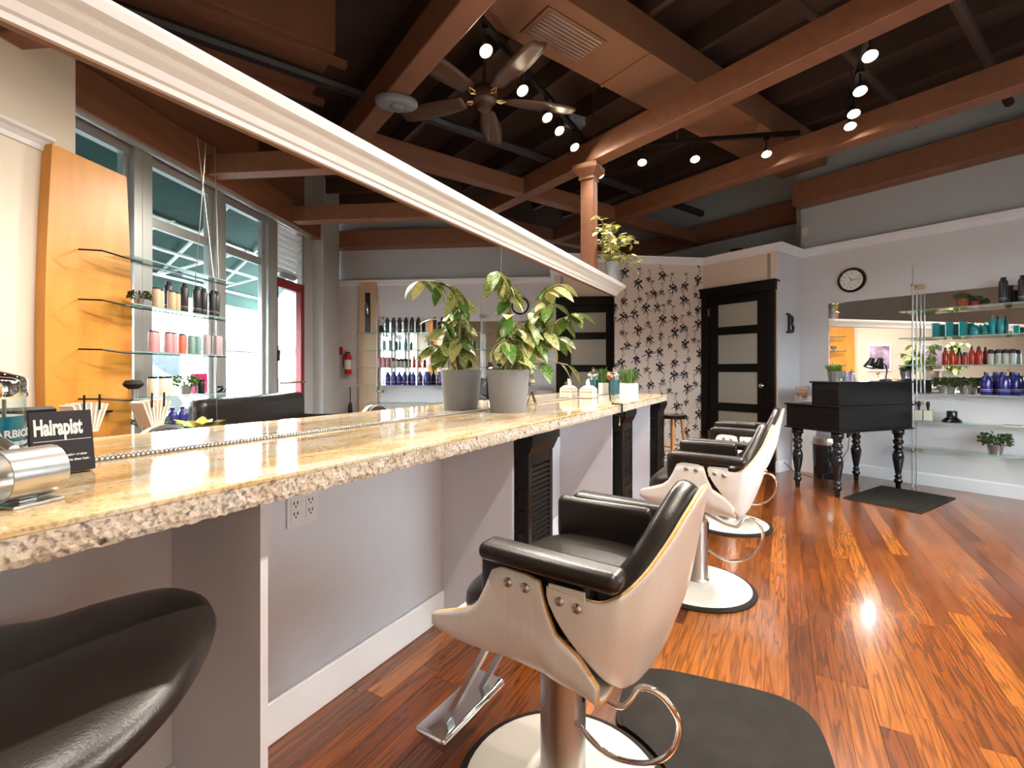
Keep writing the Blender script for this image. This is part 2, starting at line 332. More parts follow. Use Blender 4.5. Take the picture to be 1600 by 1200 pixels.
sw('baseboard_return', base, [((P1, 2.52), (-1, -1)), ((5.64, 2.52), (-1, -1)), ((5.64, 2.58), (-1, 0))], label='white baseboard around the wall corner')
struct(put('ceiling_ledge', MB().prism([(5.64, 2.52), (6.75, 2.52), (6.75, 5.4), (3.3, 5.6), (4.74, 3.94), (5.64, 3.44)], 2.57, 2.60), 'wall_grey', rz=AR), 'flat top of the door enclosure')
# ---- ceiling beams
def beam(p0, p1, r0, r1, z0=3.1, z1=3.3, label=''):
    o = struct(put('trim_beam', B(p0, p1, r0, r1, z0, z1), 'beam', rz=AR, bevel=.006, seg=1), label); return o
beam(3.21, 3.36, RW, RF, label='long brown ceiling beam over the square post')
beam(4.70, 4.86, RW, RF, label='long brown ceiling beam before the shelf wall')
beam(1.27, 1.42, RW, RF, 3.1, 3.32, label='long brown ceiling beam that carries the oval speaker')
for a, b in ((1.42, 3.21), (3.36, 4.70), (4.86, 6.7)): beam(a, b, 4.10, 4.24, 3.1, 3.27, 'brown cross beam between the long beams')
for a, b in ((3.36, 4.70), (4.86, 6.2)): beam(a, b, 5.3, 5.44, 3.1, 3.27, 'brown cross beam near the far wall')
beam(6.0, P1+.02, RW, 2.52, 3.1, 3.36, 'dark brown fascia beam along the shelf wall')
beam(6.55, 6.75, 2.55, RF, 3.1, 3.36, 'dark brown fascia beam along the far wall')
beam(1.73, 6.0, RW, RW+.12, 3.07, 3.4, 'brown fascia beam over the shop windows')
# joists and pipes high under the deck
for k in range(14):
    p = -2.4+k*.66
    struct(put('trim_joist', B(p, p+.05, RW, RF, CZ-.22, CZ), 'ceil', rz=AR), 'dark roof joist under the ceiling deck')
for r, z, rad in ((3.75, 3.36, .045), (1.4, 3.62, .03), (.75, 3.55, .035)):
    tag(put('ceiling_pipe', MB().tube([(P0+.1, r, z), (6.1, r, z)], rad), 'ceil' if rad < .04 else 'charcoal', rz=AR, smooth=True), {3.75: 'thick dark pipe beside the cross beam', 1.4: 'thin brown pipe high above the desk', .75: 'brown pipe running beside the window half of the ceiling'}[r], 'pipe')
# square post
po = thing('square_post', 'brown square wooden post with a moulded capital under the beam', 'post', K(4.30, 1.60), AK)
put('shaft', B(-.06, .06, -.06, .06, 0, 2.98), 'beam', po, bevel=.004)
put('corner_groove', B(-.062, .062, -.066, -.06, 0, 2.96).box(-.04, .04, -.069, -.066, 0, 2.96), 'beam', po)
mb = MB(); lv = [(.065, 2.96), (.075, 2.965), (.075, 2.985), (.068, 2.99), (.09, 3.02), (.115, 3.05), (.12, 3.06), (.12, 3.1)]
mb.add([(x*h, y*h, z) for h, z in lv for x, y in ((-1,-1),(1,-1),(1,1),(-1,1))], [(4*j+k, 4*j+(k+1)%4, 4*j+4+(k+1)%4, 4*j+4+k) for j in range(len(lv)-1) for k in range(4)]+[(3,2,1,0), (28,29,30,31)])
put('capital', mb, 'beam', po)
# ---- windows in the street wall
def window(n, p0, p1, label):
    w_ = struct(put('window_%d' % n, B(p0, p1, RW-.07, RW-.03, 2.44, 2.53).box(p0, p1, RW-.08, RW-.01, 2.97, 3.05).box(p0, p1, RW-.08, RW-.01, .30, .38), 'alu', rz=AR), label)
    for nm, z0, z1 in (('pane', .38, 2.44), ('transom_pane', 2.53, 2.97)):
        put(nm, B(p0+.03, p1-.03, RW-.054, RW-.048, z0, z1), 'pane', w_)
    for x in (p0, p1-.05): put('window_stile', B(x, x+.05, RW-.075, RW-.02, .38, 2.97), 'alu', w_)
    return w_
window(1, 1.73, 2.50, 'narrow shop window beside the cream wall block'); window(2, 2.68, 3.46, 'shop window behind the hanging glass shelves'); window(3, 3.60, 4.34, 'shop window next to the red door')
for i, (a, b) in enumerate(((2.50, 2.68), (3.46, 3.60), (4.34, 4.52))):
    struct(put('trim_mullion', B(a, b, RW-.10, RW+.03, .30, 3.05).box((a+b)/2-.012, (a+b)/2+.012, RW+.03, RW+.033, .30, 3.05), 'alu', rz=AR, bevel=.006), 'grey aluminium mullion between shop windows')
struct(put('trim_head_rail', MB().tube([(1.73, RW+.05, 3.08), (5.24, RW+.05, 3.08)], .045, 12), 'alu', rz=AR, smooth=True), 'rounded grey rail above the shop windows')
d1 = struct(put('door_1', B(4.52, 4.60, RW-.08, RW, 0, 2.36).box(5.13, 5.22, RW-.08, RW, 0, 2.36).box(4.52, 5.22, RW-.08, RW, 2.24, 2.36).box(4.60, 5.13, RW-.06, RW-.02, 0, .25), 'darkred', rz=AR), 'red framed glass entrance door')
put('pane', B(4.60, 5.13, RW-.045, RW-.04, .25, 2.24), 'pane', d1); put('push_bar', MB().tube([(4.58, RW+.05, 1.0), (5.15, RW+.05, 1.0)], .014), 'chrome', d1, smooth=True)
put('door_closer', B(4.62, 4.9, RW, RW+.07, 2.37, 2.43), 'alu', d1); put('open_hours_tag', B(4.56, 4.62, RW, RW+.01, 1.28, 1.42), 'black', d1)
lo = struct(put('window_4', B(4.52, 4.58, RW-.08, RW, 2.36, 3.05).box(5.16, 5.22, RW-.08, RW, 2.36, 3.05), 'alu', rz=AR), 'louvred vent window above the red door')
for k in range(8): put('louvre', MB().add([(4.58, RW-.06, 2.44+k*.075), (5.16, RW-.06, 2.44+k*.075), (5.16, RW-.01, 2.49+k*.075), (4.58, RW-.01, 2.49+k*.075), (4.58, RW-.064, 2.445+k*.075), (5.16, RW-.064, 2.445+k*.075), (5.16, RW-.014, 2.495+k*.075), (4.58, RW-.014, 2.495+k*.075)], [(3,2,1,0),(4,5,6,7),(0,1,5,4),(1,2,6,5),(2,3,7,6),(3,0,4,7)]), 'tube_white', lo)
# ---- black door with three frosted panes
d2 = struct(put('door_2', B(5.60, 5.70, DW0-.06, DW0+.02, 0, 2.10).box(5.60, 5.70, DW1-.02, DW1+.06, 0, 2.10).box(5.585, 5.70, DW0-.07, DW1+.07, 2.08, 2.18).box(5.575, 5.70, DW0-.08, DW1+.08, 2.17, 2.20), 'black_wood', rz=AR, bevel=.004), 'black interior door with frosted panes')
a, b = DW0+.02, DW1-.02
mb = B(5.63, 5.67, a, a+.13, .01, 2.08).box(5.63, 5.67, b-.13, b, .01, 2.08)
zs = [(.01, .22), (.66, .76), (1.14, 1.24), (1.60, 1.70), (1.98, 2.08)]
for z0, z1 in zs: mb.box(5.63, 5.67, a+.13, b-.13, z0, z1)
lf = put('door_leaf', mb, 'black_wood', d2, bevel=.003)
for (q0, z0), (z1, q1) in zip(zs[:-1], zs[1:]): put('frosted_pane', B(5.645, 5.655, a+.13, b-.13, z0, z1), 'frost', lf)
put('door_knob', MB().lathe([(.012, 0), (.012, .03), (.028, .035), (.03, .05), (.022, .062), (.002, .066)], 14), 'chrome', d2, loc=(5.63, a+.06, .98), smooth=True).rotation_euler = (0, -PI/2, 0)
for z in (.3, 1.85): put('hinge', B(5.622, 5.632, b-.02, b+.01, z, z+.1), 'steel', d2)
# ---- wallpaper sprigs (flat print)
rw = random.Random(5)
def leafquad(mb, x, z, a, l, wd):
    ca, sa = math.cos(a), math.sin(a); pts = []
    for t, h in ((0, 0), (.3, .42), (.6, .45), (1, 0), (.6, -.45), (.3, -.42)): pts.append((x+ca*l*t-sa*wd*h, -.0006, z+sa*l*t+ca*wd*h))
    mb.add(pts, [tuple(range(6))])
def flower(mb, x, z, r):
    for k in range(5):
        a = k*2*PI/5+.3; leafquad(mb, x, z, a, r, r*.95)
def sprig(mb, x, z, fx, k_):
    for (dx, dz, r) in ((0, 0, .026), (.034, .02, .022), (-.03, .022, .022), (.006, .046, .018)): flower(mb, x+dx*fx*k_, z+dz*k_, r*k_)
    for k in range(8): a = -PI/2+(k-3.5)*.40+fx*.5+rw.uniform(-.2, .2); leafquad(mb, x+rw.uniform(-.02, .02), z-.006, a, (.062+rw.random()*.05)*k_, .013*k_)
    px, pz = x, z+.05*k_
    for k in range(6):
        a = PI/2+.5*fx*math.sin(k*.9+.4); qx, qz = px+.022*k_*math.cos(a), pz+.022*k_*math.sin(a)
        leafquad(mb, px, pz, a, .026*k_, .004*k_); leafquad(mb, qx, qz, a+.9*(1 if k % 2 else -1), .028*k_, .010*k_); px, pz = qx, qz
    for dx in (0, .014, -.012): flower(mb, px+dx, pz+abs(dx), .011*k_)
for i in range(8):
    for j in range(15):
        x = WL-.09-i*.165+.03*math.sin(j*2.1+i); z = .04+j*.19+.045*((i*3) % 4)+rw.uniform(-.02, .02)
        if z > 2.40 or x < .1: continue
        mb = MB(); sprig(mb, x+rw.uniform(-.03, .03), z, 1 if (i+j) % 2 else -1, (1.0, .62, .85)[(i+2*j) % 3])
        put('flower_sprig', mb, 'ink', wp)
# ================================================================== MIRROR PARTITION AND COUNTER (frame K)
S0, S1 = -1.6, 4.55
ZC = .935; TH = .055
struct(put('wall_partition', B(S0, S1, 1.425, 1.52, ZC+.0005, 1.90), 'panel_white', rz=AK), 'white partition that carries the mirror')
struct(put('wall_partition_base', B(S0, 4.45, 1.425, 1.52, 0, ZC-TH-.001), 'panel_white', rz=AK), 'white partition base under the counter')
for i, (a, b, t) in enumerate(((S0+.02, 2.369, 'long'), (2.372, S1-.02, 'shorter'))):
    tag(put('wall_mirror', B(a, b, 1.419, 1.425, .942, 1.895), ['mirror'], rz=AK), 'frameless wall mirror above the granite counter, %s panel' % t, 'mirror')
prof = [(0, 1.885), (.012, 1.885), (.014, 1.90), (.022, 1.905), (.03, 1.925), (.05, 1.94), (.072, 1.962), (.082, 1.965), (.086, 1.99), (.086, 2.0), (0, 2.0)]
struct(put('trim_5', MB().sweep([(a, z) for a, z in prof], [((S0, 1.42), (0, -1)), ((S1, 1.42), (1, -1)), ((S1, 1.525), (1, 0))]), 'trim_white', rz=AK), 'wide white crown moulding on top of the mirror')
struct(put('trim_6', B(S0, S1, 1.42, 1.53, 1.90, 1.995), 'trim_white', rz=AK), 'white cap of the mirror partition')
struct(put('trim_7', B(S0, S1, 1.408, 1.42, 1.878, 1.886), 'brown', rz=AK), 'thin golden edge strip under the crown')
# granite top: polished slab with a rough speckled edge
CE = 4.72
ct = tag(put('granite_counter', MB().prism([(S0, .905), (4.45, .905), (CE, 1.10), (CE, 1.52), (S0, 1.52)], ZC-.012, ZC), 'granite', rz=AK, bevel=.003), 'long polished cream granite counter with rough speckled edge', 'counter')
rg = random.Random(2)
mb = MB(); N = 620
edge = [(S0+(4.45-S0)*k/N, .905) for k in range(N+1)]+[(4.45+(CE-4.45)*k/14, .905+.195*k/14) for k in range(1, 15)]+[(CE, 1.1+.42*k/20) for k in range(1, 21)]
rows = 4; vs_ = []
for j in range(rows+1):
    for (x, y) in edge:
        z = ZC-.011-(TH-.011)*j/rows; n_ = rg.uniform(0, .0026) if 0 < j else .001
        if j == rows: n_ += .003; z += rg.uniform(-.002, .002)
        vs_.append((x-(n_ if x >= CE-.001 else 0), y+n_, z))
ne = len(edge); mb.add(vs_, [(j*ne+k, j*ne+k+1, (j+1)*ne+k+1, (j+1)*ne+k) for j in range(rows) for k in range(ne-1)])
mb.prism([(S0, .915), (4.445, .915), (CE-.012, 1.105), (CE-.012, 1.515), (S0, 1.515)], ZC-TH, ZC-.0125)
put('rough_edge', mb, 'granite_edge', ct)
# beaded trim where mirror meets counter
mb = MB(); s = .32
while s < 4.4: mb.lathe([(.001, ZC), (.004, ZC+.002), (.005, ZC+.005), (.004, ZC+.008), (.001, ZC+.010)], 6, s, 1.4105); s += .0105
o = put('beaded_trim', mb, 'steel', ct, smooth=True); o['kind'] = 'stuff'
# under-counter panels
BK = 1.38
struct(put('wall_counter_back', B(S0, 4.45, BK, 1.425, 0, ZC-TH-.001), 'panel_white', rz=AK), 'white back panel under the counter')
for i, (a, b) in enumerate(((.655, 1.76), (2.04, 3.13), (3.42, 4.19))):
    struct(put('baseboard_counter', B(a+.02, b, BK-.018, BK, 0, .13), 'trim_white', rz=AK, bevel=.004), 'white baseboard in the knee space under the counter')
struct(put('baseboard_counter', B(-1.2, .64, BK-.018, BK, 0, .13), 'trim_white', rz=AK), 'white baseboard in the knee space beside the stool')
for sx, lab in ((.635, 'white divider panel beside the black saddle stool'), (1.76, 'white divider panel between the outlet bay and its black shutter'), (2.025, 'white divider panel on the far side of the shutter by the outlet bay'), (3.13, 'white divider panel before the shutter under the clamp hook'), (3.40, 'white divider panel behind the shutter under the clamp hook'), (4.19, 'white divider panel at the end shutter')):
    tag(put('divider_panel', B(sx, sx+.018, 1.0, BK-.001, 0, ZC-TH-.001), 'panel_white', rz=AK), lab, 'panel')
# louvred black shutter boxes
def shutter(s0, lab):
    t = thing('louvred_shutter', lab, 'shutter', K(s0+.018, .93), AK, 'black shutter boxes under the counter')
    W = .247 
    fr = put('shutter_frame', B(0, .035, 0, .022, .02, .80).box(W-.035, W, 0, .022, .02, .80).box(.035, W-.035, 0, .022, .02, .07).box(.035, W-.035, 0, .022, .30, .36).box(.035, W-.035, 0, .022, .74, .80), 'black_wood', t, bevel=.003)
    lm = MB().add([(.035, .004, 0), (W-.035, .004, 0), (W-.035, .018, .02), (.035, .018, .02), (.035, .000, .006), (W-.035, .000, .006), (W-.035, .014, .026), (.035, .014, .026)], [(3,2,1,0),(4,5,6,7),(0,1,5,4),(1,2,6,5),(2,3,7,6),(3,0,4,7)]).mesh('louvre', 'black_wood')
    for k in range(17): link('louvre', lm, t, (0, 0, .365+k*.0218))
    for k in range(10): link('louvre', lm, t, (0, 0, .072+k*.0218))
    put('back_board', B(0, W, .05, .066, 0, .82), 'black', t)
    sm = B(0, .012, .022, .069, 0, .088).mesh('side_slat', 'black_wood')
    for k in range(9): link('side_slat', sm, t, (0, 0, .002+k*.0925)); link('side_slat', sm, t, (W-.012, 0, .002+k*.0925))
    br = MB().add([(x, y, z) for x in (-.006, W+.006) for y, z in ((.066, .79), (.0, .79), (-.022, .835), (-.022, ZC-TH-.002), (.066, ZC-TH-.002))], [(0,1,2,3,4), (9,8,7,6,5)]+[(k, (k+1) % 5 + 0, 5+(k+1) % 5, 5+k) for k in range(5)])
    br.box(W+.006, W+.035, -.02, .05, .84, ZC-TH-.002)
    put('top_bracket', br, 'black_wood', t)
    return t
shutter(1.76, 'black louvred shutter box beside the knee space with the outlet')
shutter(3.13, 'black louvred shutter box under the clamp hook'); shutter(4.19, 'black louvred shutter box at the end of the counter by the wooden stool')
# outlet
t = thing('wall_outlet', 'white double outlet plate on the panel under the counter', 'outlet', K(1.02, BK, .70), AK)
put('plate', B(-.058, .058, -.006, 0, -.058, .058), 'trim_white', t, bevel=.003)
for x in (-.028, .028):
    r_ = put('receptacle', B(x-.017, x+.017, -.008, -.006, -.034, .034), 'white', t)
    for z in (-.018, .016): put('slots', B(x-.008, x-.005, -.009, -.008, z, z+.01).box(x+.005, x+.008, -.009, -.008, z, z+.01).box(x-.002, x+.002, -.009, -.008, z-.009, z-.004), 'black', r_)
# ================================================================== SALON CHAIRS
def interp(t, tab):
    for (a, x), (b, y) in zip(tab[:-1], tab[1:]):
        if t <= b: return x+(y-x)*max(0, (t-a))/(b-a)
    return tab[-1][1]
def solid(o, th, off=-1, mo=0, mr=0):
    m = o.modifiers.new('solid', 'SOLIDIFY'); m.thickness = th; m.offset = off; m.material_offset = mo; m.material_offset_rim = mr; m.use_even_offset = False
def rbox(x0, x1, y0, y1, z0, z1, r=.02, n=4):
    # rounded box as a lofted superellipse
    mb = MB(); cx, cy, cz = (x0+x1)/2, (y0+y1)/2, (z0+z1)/2; hx, hy, hz = (x1-x0)/2, (y1-y0)/2, (z1-z0)/2; pts = []
    m = 2*n+2
    prof = [(r*(1-math.cos(PI/2*k/n)), -hz+r*(1-math.sin(PI/2*k/n))) for k in range(n, -1, -1)]   # inset, z
    prof = [(r*(1-math.sin(PI/2*k/n)), -hz+r*(1-math.cos(PI/2*k/n))) for k in range(n+1)]
    prof += [(i, -z) for i, z in prof[::-1]]
    for ins, z in prof:
        for cxs, cys, a0 in ((1, 1, 0), (-1, 1, 1), (-1, -1, 2), (1, -1, 3)):
            for k in range(n+1):
                a = PI/2*(a0+k/n); rr_ = r-ins
                pts.append((cx+cxs*(hx-r)+rr_*math.cos(a), cy+cys*(hy-r)+rr_*math.sin(a), cz+z))
    q = 4*(n+1); L = len(prof)
    return mb.add(pts, [(j*q+k, j*q+(k+1) % q, (j+1)*q+(k+1) % q, (j+1)*q+k) for j in range(L-1) for k in range(q)]+[tuple(range(q))[::-1], tuple((L-1)*q+k for k in range(q))])
UC = [(.395, -.19), (.405, -.215), (.44, -.255), (.51, -.285), (.61, -.32), (.885, -.372), (1, -.39)]
KV = [(.395, .35), (.41, .50), (.44, .68), (.50, .86), (.58, .97), (.65, 1), (1, 1)]
ZT = [(0, .886), (.12, .876), (.25, .835), (.4, .765), (.55, .705), (.68, .68), (1, .692)]
ZB = [(0, .402), (.25, .406), (.45, .43), (.6, .475), (.75, .54), (.88, .605), (1, .675)]
GF = [(0, 1), (.15, .985), (.3, .93), (.45, .82), (.6, .64), (.75, .40), (.9, .12), (1, 0)]
HF = [(0, 0), (.15, .27), (.3, .54), (.45, .77), (.6, .92), (.75, .985), (.9, 1), (1, 1)]
def back_pt(f, t, inset=0):
    a = abs(f); sg = 1 if f >= 0 else -1
    zt, zb = interp(a, ZT), interp(a, ZB); z = zt+(zb-zt)*t
    g, h = interp(a, GF), interp(a, HF); k = interp(z, KV)
    u = -.095+(interp(z, UC)+.095)*g; v = .284*h*k*sg
    if inset: u += inset*g; v -= inset*h*sg
    return (u, v, z)
def make_chair(label, loc, rz):
    t = thing('salon_chair', label, 'chair', loc, rz, 'white shell salon chairs along the mirror counter')
    o = put('back_shell', MB().grid(lambda i, j: back_pt(2*i-1, j), 44, 16), ['shell_white', 'ply_edge'], t, smooth=True, angle=0); solid(o, .014, -1, 0, 1); o.modifiers.new('s', 'SUBSURF').render_levels = 1; o.modifiers['s'].levels = 1
    p = put('back_pad', MB().grid(lambda i, j: back_pt((2*i-1)*.70, -.005+.66*j, .042+.022*math.sin(PI*min(1, max(0, j)))), 32, 12), 'leather', t, smooth=True, angle=0); solid(p, .052, 0); p.modifiers.new('s', 'SUBSURF').levels = 1
    # seat shell, U-shaped across
    TOPS = [(-.212, .512), (-.169, .560), (-.117, .592), (-.092, .645), (-.080, .694), (-.05, .703), (.02, .707), (.045, .695), (.062, .655), (.085, .612), (.115, .588), (.16, .572), (.205, .556), (.225, .546)]
    BOT = [(-.212, .465), (0, .478), (.15, .486), (.20, .497), (.225, .518)]
    def seat(i, j):
        u = -.212+.437*i; zt, zb = interp(u, TOPS), interp(u, BOT); zt = max(zt, zb+.006); W = .268
        y = 2*j-1; ay = abs(y)
        if ay > .5: q = (ay-.5)/.5; z = zb+(zt-zb)*q**1.3+.0; v = W*(.80+.20*min(1, q*2.4)**.6)
        else: z = zb; v = W*.80*ay/.5
        return (u, v*(1 if y >= 0 else -1), z)
    o = put('seat_shell', MB().grid(seat, 46, 28), ['shell_white', 'ply_edge'], t, smooth=True, angle=0); solid(o, .013, -1, 0, 1)
    def cush(i, j):
        a = 2*PI*i; ph = PI*j; x = math.cos(a); y = math.sin(a); e = .55
        sx = math.copysign(abs(x)**e, x); sy = math.copysign(abs(y)**e, y); r_ = math.sin(ph)**.45
        u = .0+.222*sx*r_; z0 = .588-.045*max(0, (u-.05)/.16)**1.5
        return (u, .238*sy*r_, z0+.058*math.copysign(abs(math.cos(ph))**.6, math.cos(ph)))
    put('seat_cushion', MB().grid(cush, 40, 16), 'leather', t, smooth=True, angle=0)
    for sg in (1, -1):
        y0, y1 = (.222, .296) if sg > 0 else (-.296, -.222)
        a = put('armrest', rbox(-.245, .095, y0, y1, .712, .755, .0205), 'leather', t, smooth=True, angle=0); a.rotation_euler = (0, -.02, 0)
        yi0, yi1 = (.205, .256) if sg > 0 else (-.256, -.205)
        put('arm_panel', rbox(-.185, .125 if sg < 0 else .10, yi0, yi1, .605, .745, .022), 'leather', t, smooth=True, angle=0)
        for u0, u1 in ((-.075, .035), (-.185, -.10)):
            put('bracket_plate', B(u0, u1, .277*sg-.003, .277*sg+.003, .650, .698), 'pot_white', t, bevel=.004)
        for u, z in ((0, .677), (-.045, .675), (-.128, .667), (-.168, .662)):
            b = put('rivet', MB().lathe([(.0115, 0), (.0115, .003), (.009, .007), (.004, .009), (.0005, .0095)], 12), 'steel', t, loc=(u, .279*sg, z), smooth=True, angle=0); b.rotation_euler = (-PI/2*sg, 0, 0)
    put('seat_plate', B(-.13, .10, -.12, .12, .452, .474), 'charcoal', t)
    c = put('column', MB().lathe([(.078, .03), (.066, .05), (.062, .06), (.062, .36), (.048, .362), (.048, .455)], 28), 'steel', t, smooth=True)
    put('slot', B(-.066, -.058, -.008, .008, .27, .35), 'black', c)
    bs = put('base', MB().lathe([(.275, .008), (.275, .016), (.255, .022), (.12, .030), (.085, .045), (.07, .047)], 48), 'base_cream', t, smooth=True)
    put('rubber_ring', MB().lathe([(.262, 0), (.296, 0), (.298, .006), (.292, .013), (.274, .017), (.262, .010)], 48, cap=False), 'rubber', bs, smooth=True)
    fr = put('footrest', MB().add([(x, y, z) for y in (-.105, -.075) for x, z in ((.13, .475), (.145, .475), (.345, .115), (.33, .11))], [(0,1,2,3),(7,6,5,4),(0,4,5,1),(1,5,6,2),(2,6,7,3),(3,7,4,0)])
        .add([(x, y, z) for y in (.075, .105) for x, z in ((.13, .475), (.145, .475), (.345, .115), (.33, .11))], [(0,1,2,3),(7,6,5,4),(0,4,5,1),(1,5,6,2),(2,6,7,3),(3,7,4,0)]), 'steel', t)
    put('foot_plate', rbox(.29, .40, -.16, .16, .095, .12, .011), 'chrome', fr, smooth=True)
    pts = [(-.02, .09, .44), (-.13, .12, .40), (-.20, .13, .385), (-.225, .12, .40), (-.245, .10, .425), (-.285, .09, .42), (-.315, .075, .38), (-.32, .05, .33), (-.30, .035, .26), (-.25, .03, .205), (-.18, .03, .18), (-.12, .035, .19), (-.06, .03, .22)]
    sm = []
    for k in range(len(pts)-1):
        a, b = Vector(pts[k]), Vector(pts[k+1]); p0 = Vector(pts[max(0, k-1)]); p3 = Vector(pts[min(len(pts)-1, k+2)])
        for q in range(4):
            x = q/4; sm.append(.5*((2*a)+(b-p0)*x+(2*p0-5*a+4*b-p3)*x*x+(3*a-p0-3*b+p3)*x**3))
    sm.append(Vector(pts[-1]))
    put('pump_lever', MB().tube(sm, .0075, 8), 'chrome', t, smooth=True, angle=0)
    return t
def fwd(a): return math.radians(90+a)      # heading a degrees to the left of straight ahead
ch = make_chair('white shell salon chair by the wall outlet, a black mat behind its base', (.14, 1.30, 0), fwd(58))
c2 = copy_tree(ch); c2.location = (.985, 2.54, 0); c2.rotation_euler = (0, 0, fwd(60)); c2['label'] = 'white shell salon chair between the two other shell chairs'
c3 = copy_tree(ch); c3.location = (1.63, 3.57, 0); c3.rotation_euler = (0, 0, fwd(60)); c3['label'] = 'white shell salon chair closest to the black door'
# salon mat under the first chair
mb = MB(); pl = []
for k in range(200):
    a = 2*PI*k/200; x, y = math.cos(a), math.sin(a); e = .45; pl.append((math.copysign(abs(x)**e, x)*.31, math.copysign(abs(y)**e, y)*.32))
MA = math.radians(-22)
def cut(q):      # cut-out that leaves room for the chair base
    c_ = rot(-MA, .14-.63, 1.30-1.45); dx, dy = q[0]-c_[0], q[1]-c_[1]; L = math.hypot(dx, dy)
    return q if L > .305 else (c_[0]+dx/L*.305, c_[1]+dy/L*.305)
mb.prism([cut(q) for q in pl], 0, .012); mb.prism([cut((x*.93, y*.90)) for x, y in pl], .012, .016)
tag(put('salon_mat', mb, 'rubber', loc=(.63, 1.45, .0005), rz=MA), 'black cushioned floor mat behind the salon chair by the outlet', 'mat')
# black saddle stool
st = thing('saddle_stool', 'black saddle shaped stool seat pushed under the granite counter', 'stool', (-.80, .72, 0), 0)
ol = [(.41, -.23), (.42, -.08), (.385, .06), (.325, .19), (.235, .285), (.14, .315), (.055, .26), (0, .18), (-.07, .15), (-.14, .09), (-.19, -.02), (-.23, -.15), (-.22, -.28), (-.10, -.36), (.05, -.39), (.2, -.37), (.34, -.33)]
ol = [(x-.13, y+.06) for x, y in ol]
def cr(pts, n):
    o = []; L = len(pts)
    for k in range(L):
        p0, a, b, p3 = [Vector(pts[(k+q) % L]) for q in (-1, 0, 1, 2)]
        for q in range(n): x = q/n; o.append(.5*((2*a)+(b-p0)*x+(2*p0-5*a+4*b-p3)*x*x+(3*a-p0-3*b+p3)*x**3))
    return o
oc = cr(ol, 4); mb = MB(); vs_ = []
def hz(x, y): return .660+.016*math.exp(-((x-.07)**2)/.03)-.020*max(0, (y-.06)/.3)+.0
lv = [(.90, -.050), (.985, -.034), (1.0, -.018), (.985, -.006), (.93, .006), (.80, .014), (.6, .016), (.35, .012), (.12, .010), (.01, .010)]
for k, dz in lv: vs_ += [(p.x*k, p.y*k-.02*(1-k), hz(p.x*k, p.y*k)+dz) for p in oc]
n_ = len(oc)
mb.add(vs_, [(j*n_+k, j*n_+(k+1) % n_, (j+1)*n_+(k+1) % n_, (j+1)*n_+k) for j in range(len(lv)-1) for k in range(n_)]+[tuple(range(n_))[::-1], tuple((len(lv)-1)*n_+k for k in range(n_))])
put('seat', mb, 'leather', st, smooth=True, angle=0)
put('gas_post', MB().lathe([(.03, .08), (.03, .35), (.018, .352), (.018, .615)], 16), 'chrome', st, smooth=True); put('seat_plate', B(-.08, .08, -.08, .08, .60, .622), 'charcoal', st)
for k in range(5):
    a = k*2*PI/5+.4; lg = put('leg', MB().tube([(.02*math.cos(a), .02*math.sin(a), .10), (.25*math.cos(a), .25*math.sin(a), .07)], [.022, .015]), 'chrome', st, smooth=True)
    put('caster', MB().lathe([(.012, 0), (.026, .006), (.026, .045), (.012, .055)], 12, .25*math.cos(a), .25*math.sin(a)), 'black', lg, smooth=True)
# wooden stool with black seat
st = thing('wooden_stool', 'wooden bar stool with round black seat before the wallpaper', 'stool', (1.87, 5.52, 0), .5)
put('seat', MB().lathe([(.12, .60), (.155, .605), (.165, .625), (.155, .645), (.10, .65), (.01, .65)], 28), 'black_gloss', st, smooth=True)
for k in range(4):
    a = PI/4+k*PI/2; put('leg', MB().tube([(.17*math.cos(a), .17*math.sin(a), 0), (.10*math.cos(a), .10*math.sin(a), .602)], [.014, .018], 10), 'stool_wood', st, smooth=True)
for z, q in ((.2, 0), (.28, 1)):
    for k in (0, 2):
        a, b = PI/4+(k+q)*PI/2, PI/4+(k+q+1)*PI/2; r_ = .17-.07*z/.6; put('stretcher', MB().tube([(r_*math.cos(a), r_*math.sin(a), z), (r_*math.cos(b), r_*math.sin(b), z)], .009), 'stool_wood', st, smooth=True)
# ================================================================== COUNTER-TOP THINGS
leafm = {}
def leaf_mesh(name, m, L=1, W=.42, curl=.25):
    def fn(i, j):
        x = i; w_ = W*(math.sin(PI*min(1, x**.8))**.85)*.5 if 0 < x < 1 else 0.0
        y = (2*j-1); return (x*L, y*w_, -curl*x*x*.8+.10*w_*abs(y)*2)
    return MB().grid(fn, 7, 4).mesh(name, m, True)
lm1 = leaf_mesh('leaf', 'leaf_speckled', W=.50, curl=.35); lm2 = leaf_mesh('leaf', 'leaf_pale', W=.5, curl=.2)
def place_leaf(par, me, pos, direction, size, roll=0):
    d_ = Vector(direction).normalized(); q = d_.to_track_quat('X', 'Z')
    o = link('leaf', me, par); o.matrix_local = Matrix.Translation(pos) @ q.to_matrix().to_4x4() @ Matrix.Rotation(roll, 4, 'X') @ Matrix.Scale(size, 4); return o
def pot(par, r0, r1, h, m, rim=.006):
    put('pot', MB().lathe([(r0*.98, 0), (r0, .004), (r1, h-.004), (r1, h), (r1-rim, h), (r1-rim-.004, h-.03), (.01, h-.03)], 32), m, par, smooth=True)
    put('soil', MB().lathe([(r1-rim-.005, h-.028), (r1*.5, h-.018), (.01, h-.016)], 20), 'soil', par, smooth=True)
pl_ = thing('speckled_plant', 'leafy plant with cream speckled leaves in a grey pot on the counter', 'plant', K(2.185, 1.265, ZC), AK)
pot(pl_, .096, .115, .222, 'pot_grey')
rp = random.Random(11)
for k in range(11):
    a = k*.57; put('pebble', MB().lathe([(.002, 0), (.014, .004), (.018, .010), (.012, .017), (.002, .019)], 8, .065*math.cos(a), .065*math.sin(a), 1.1, .8), 'kraft', pl_, loc=(0, 0, .200), smooth=True)
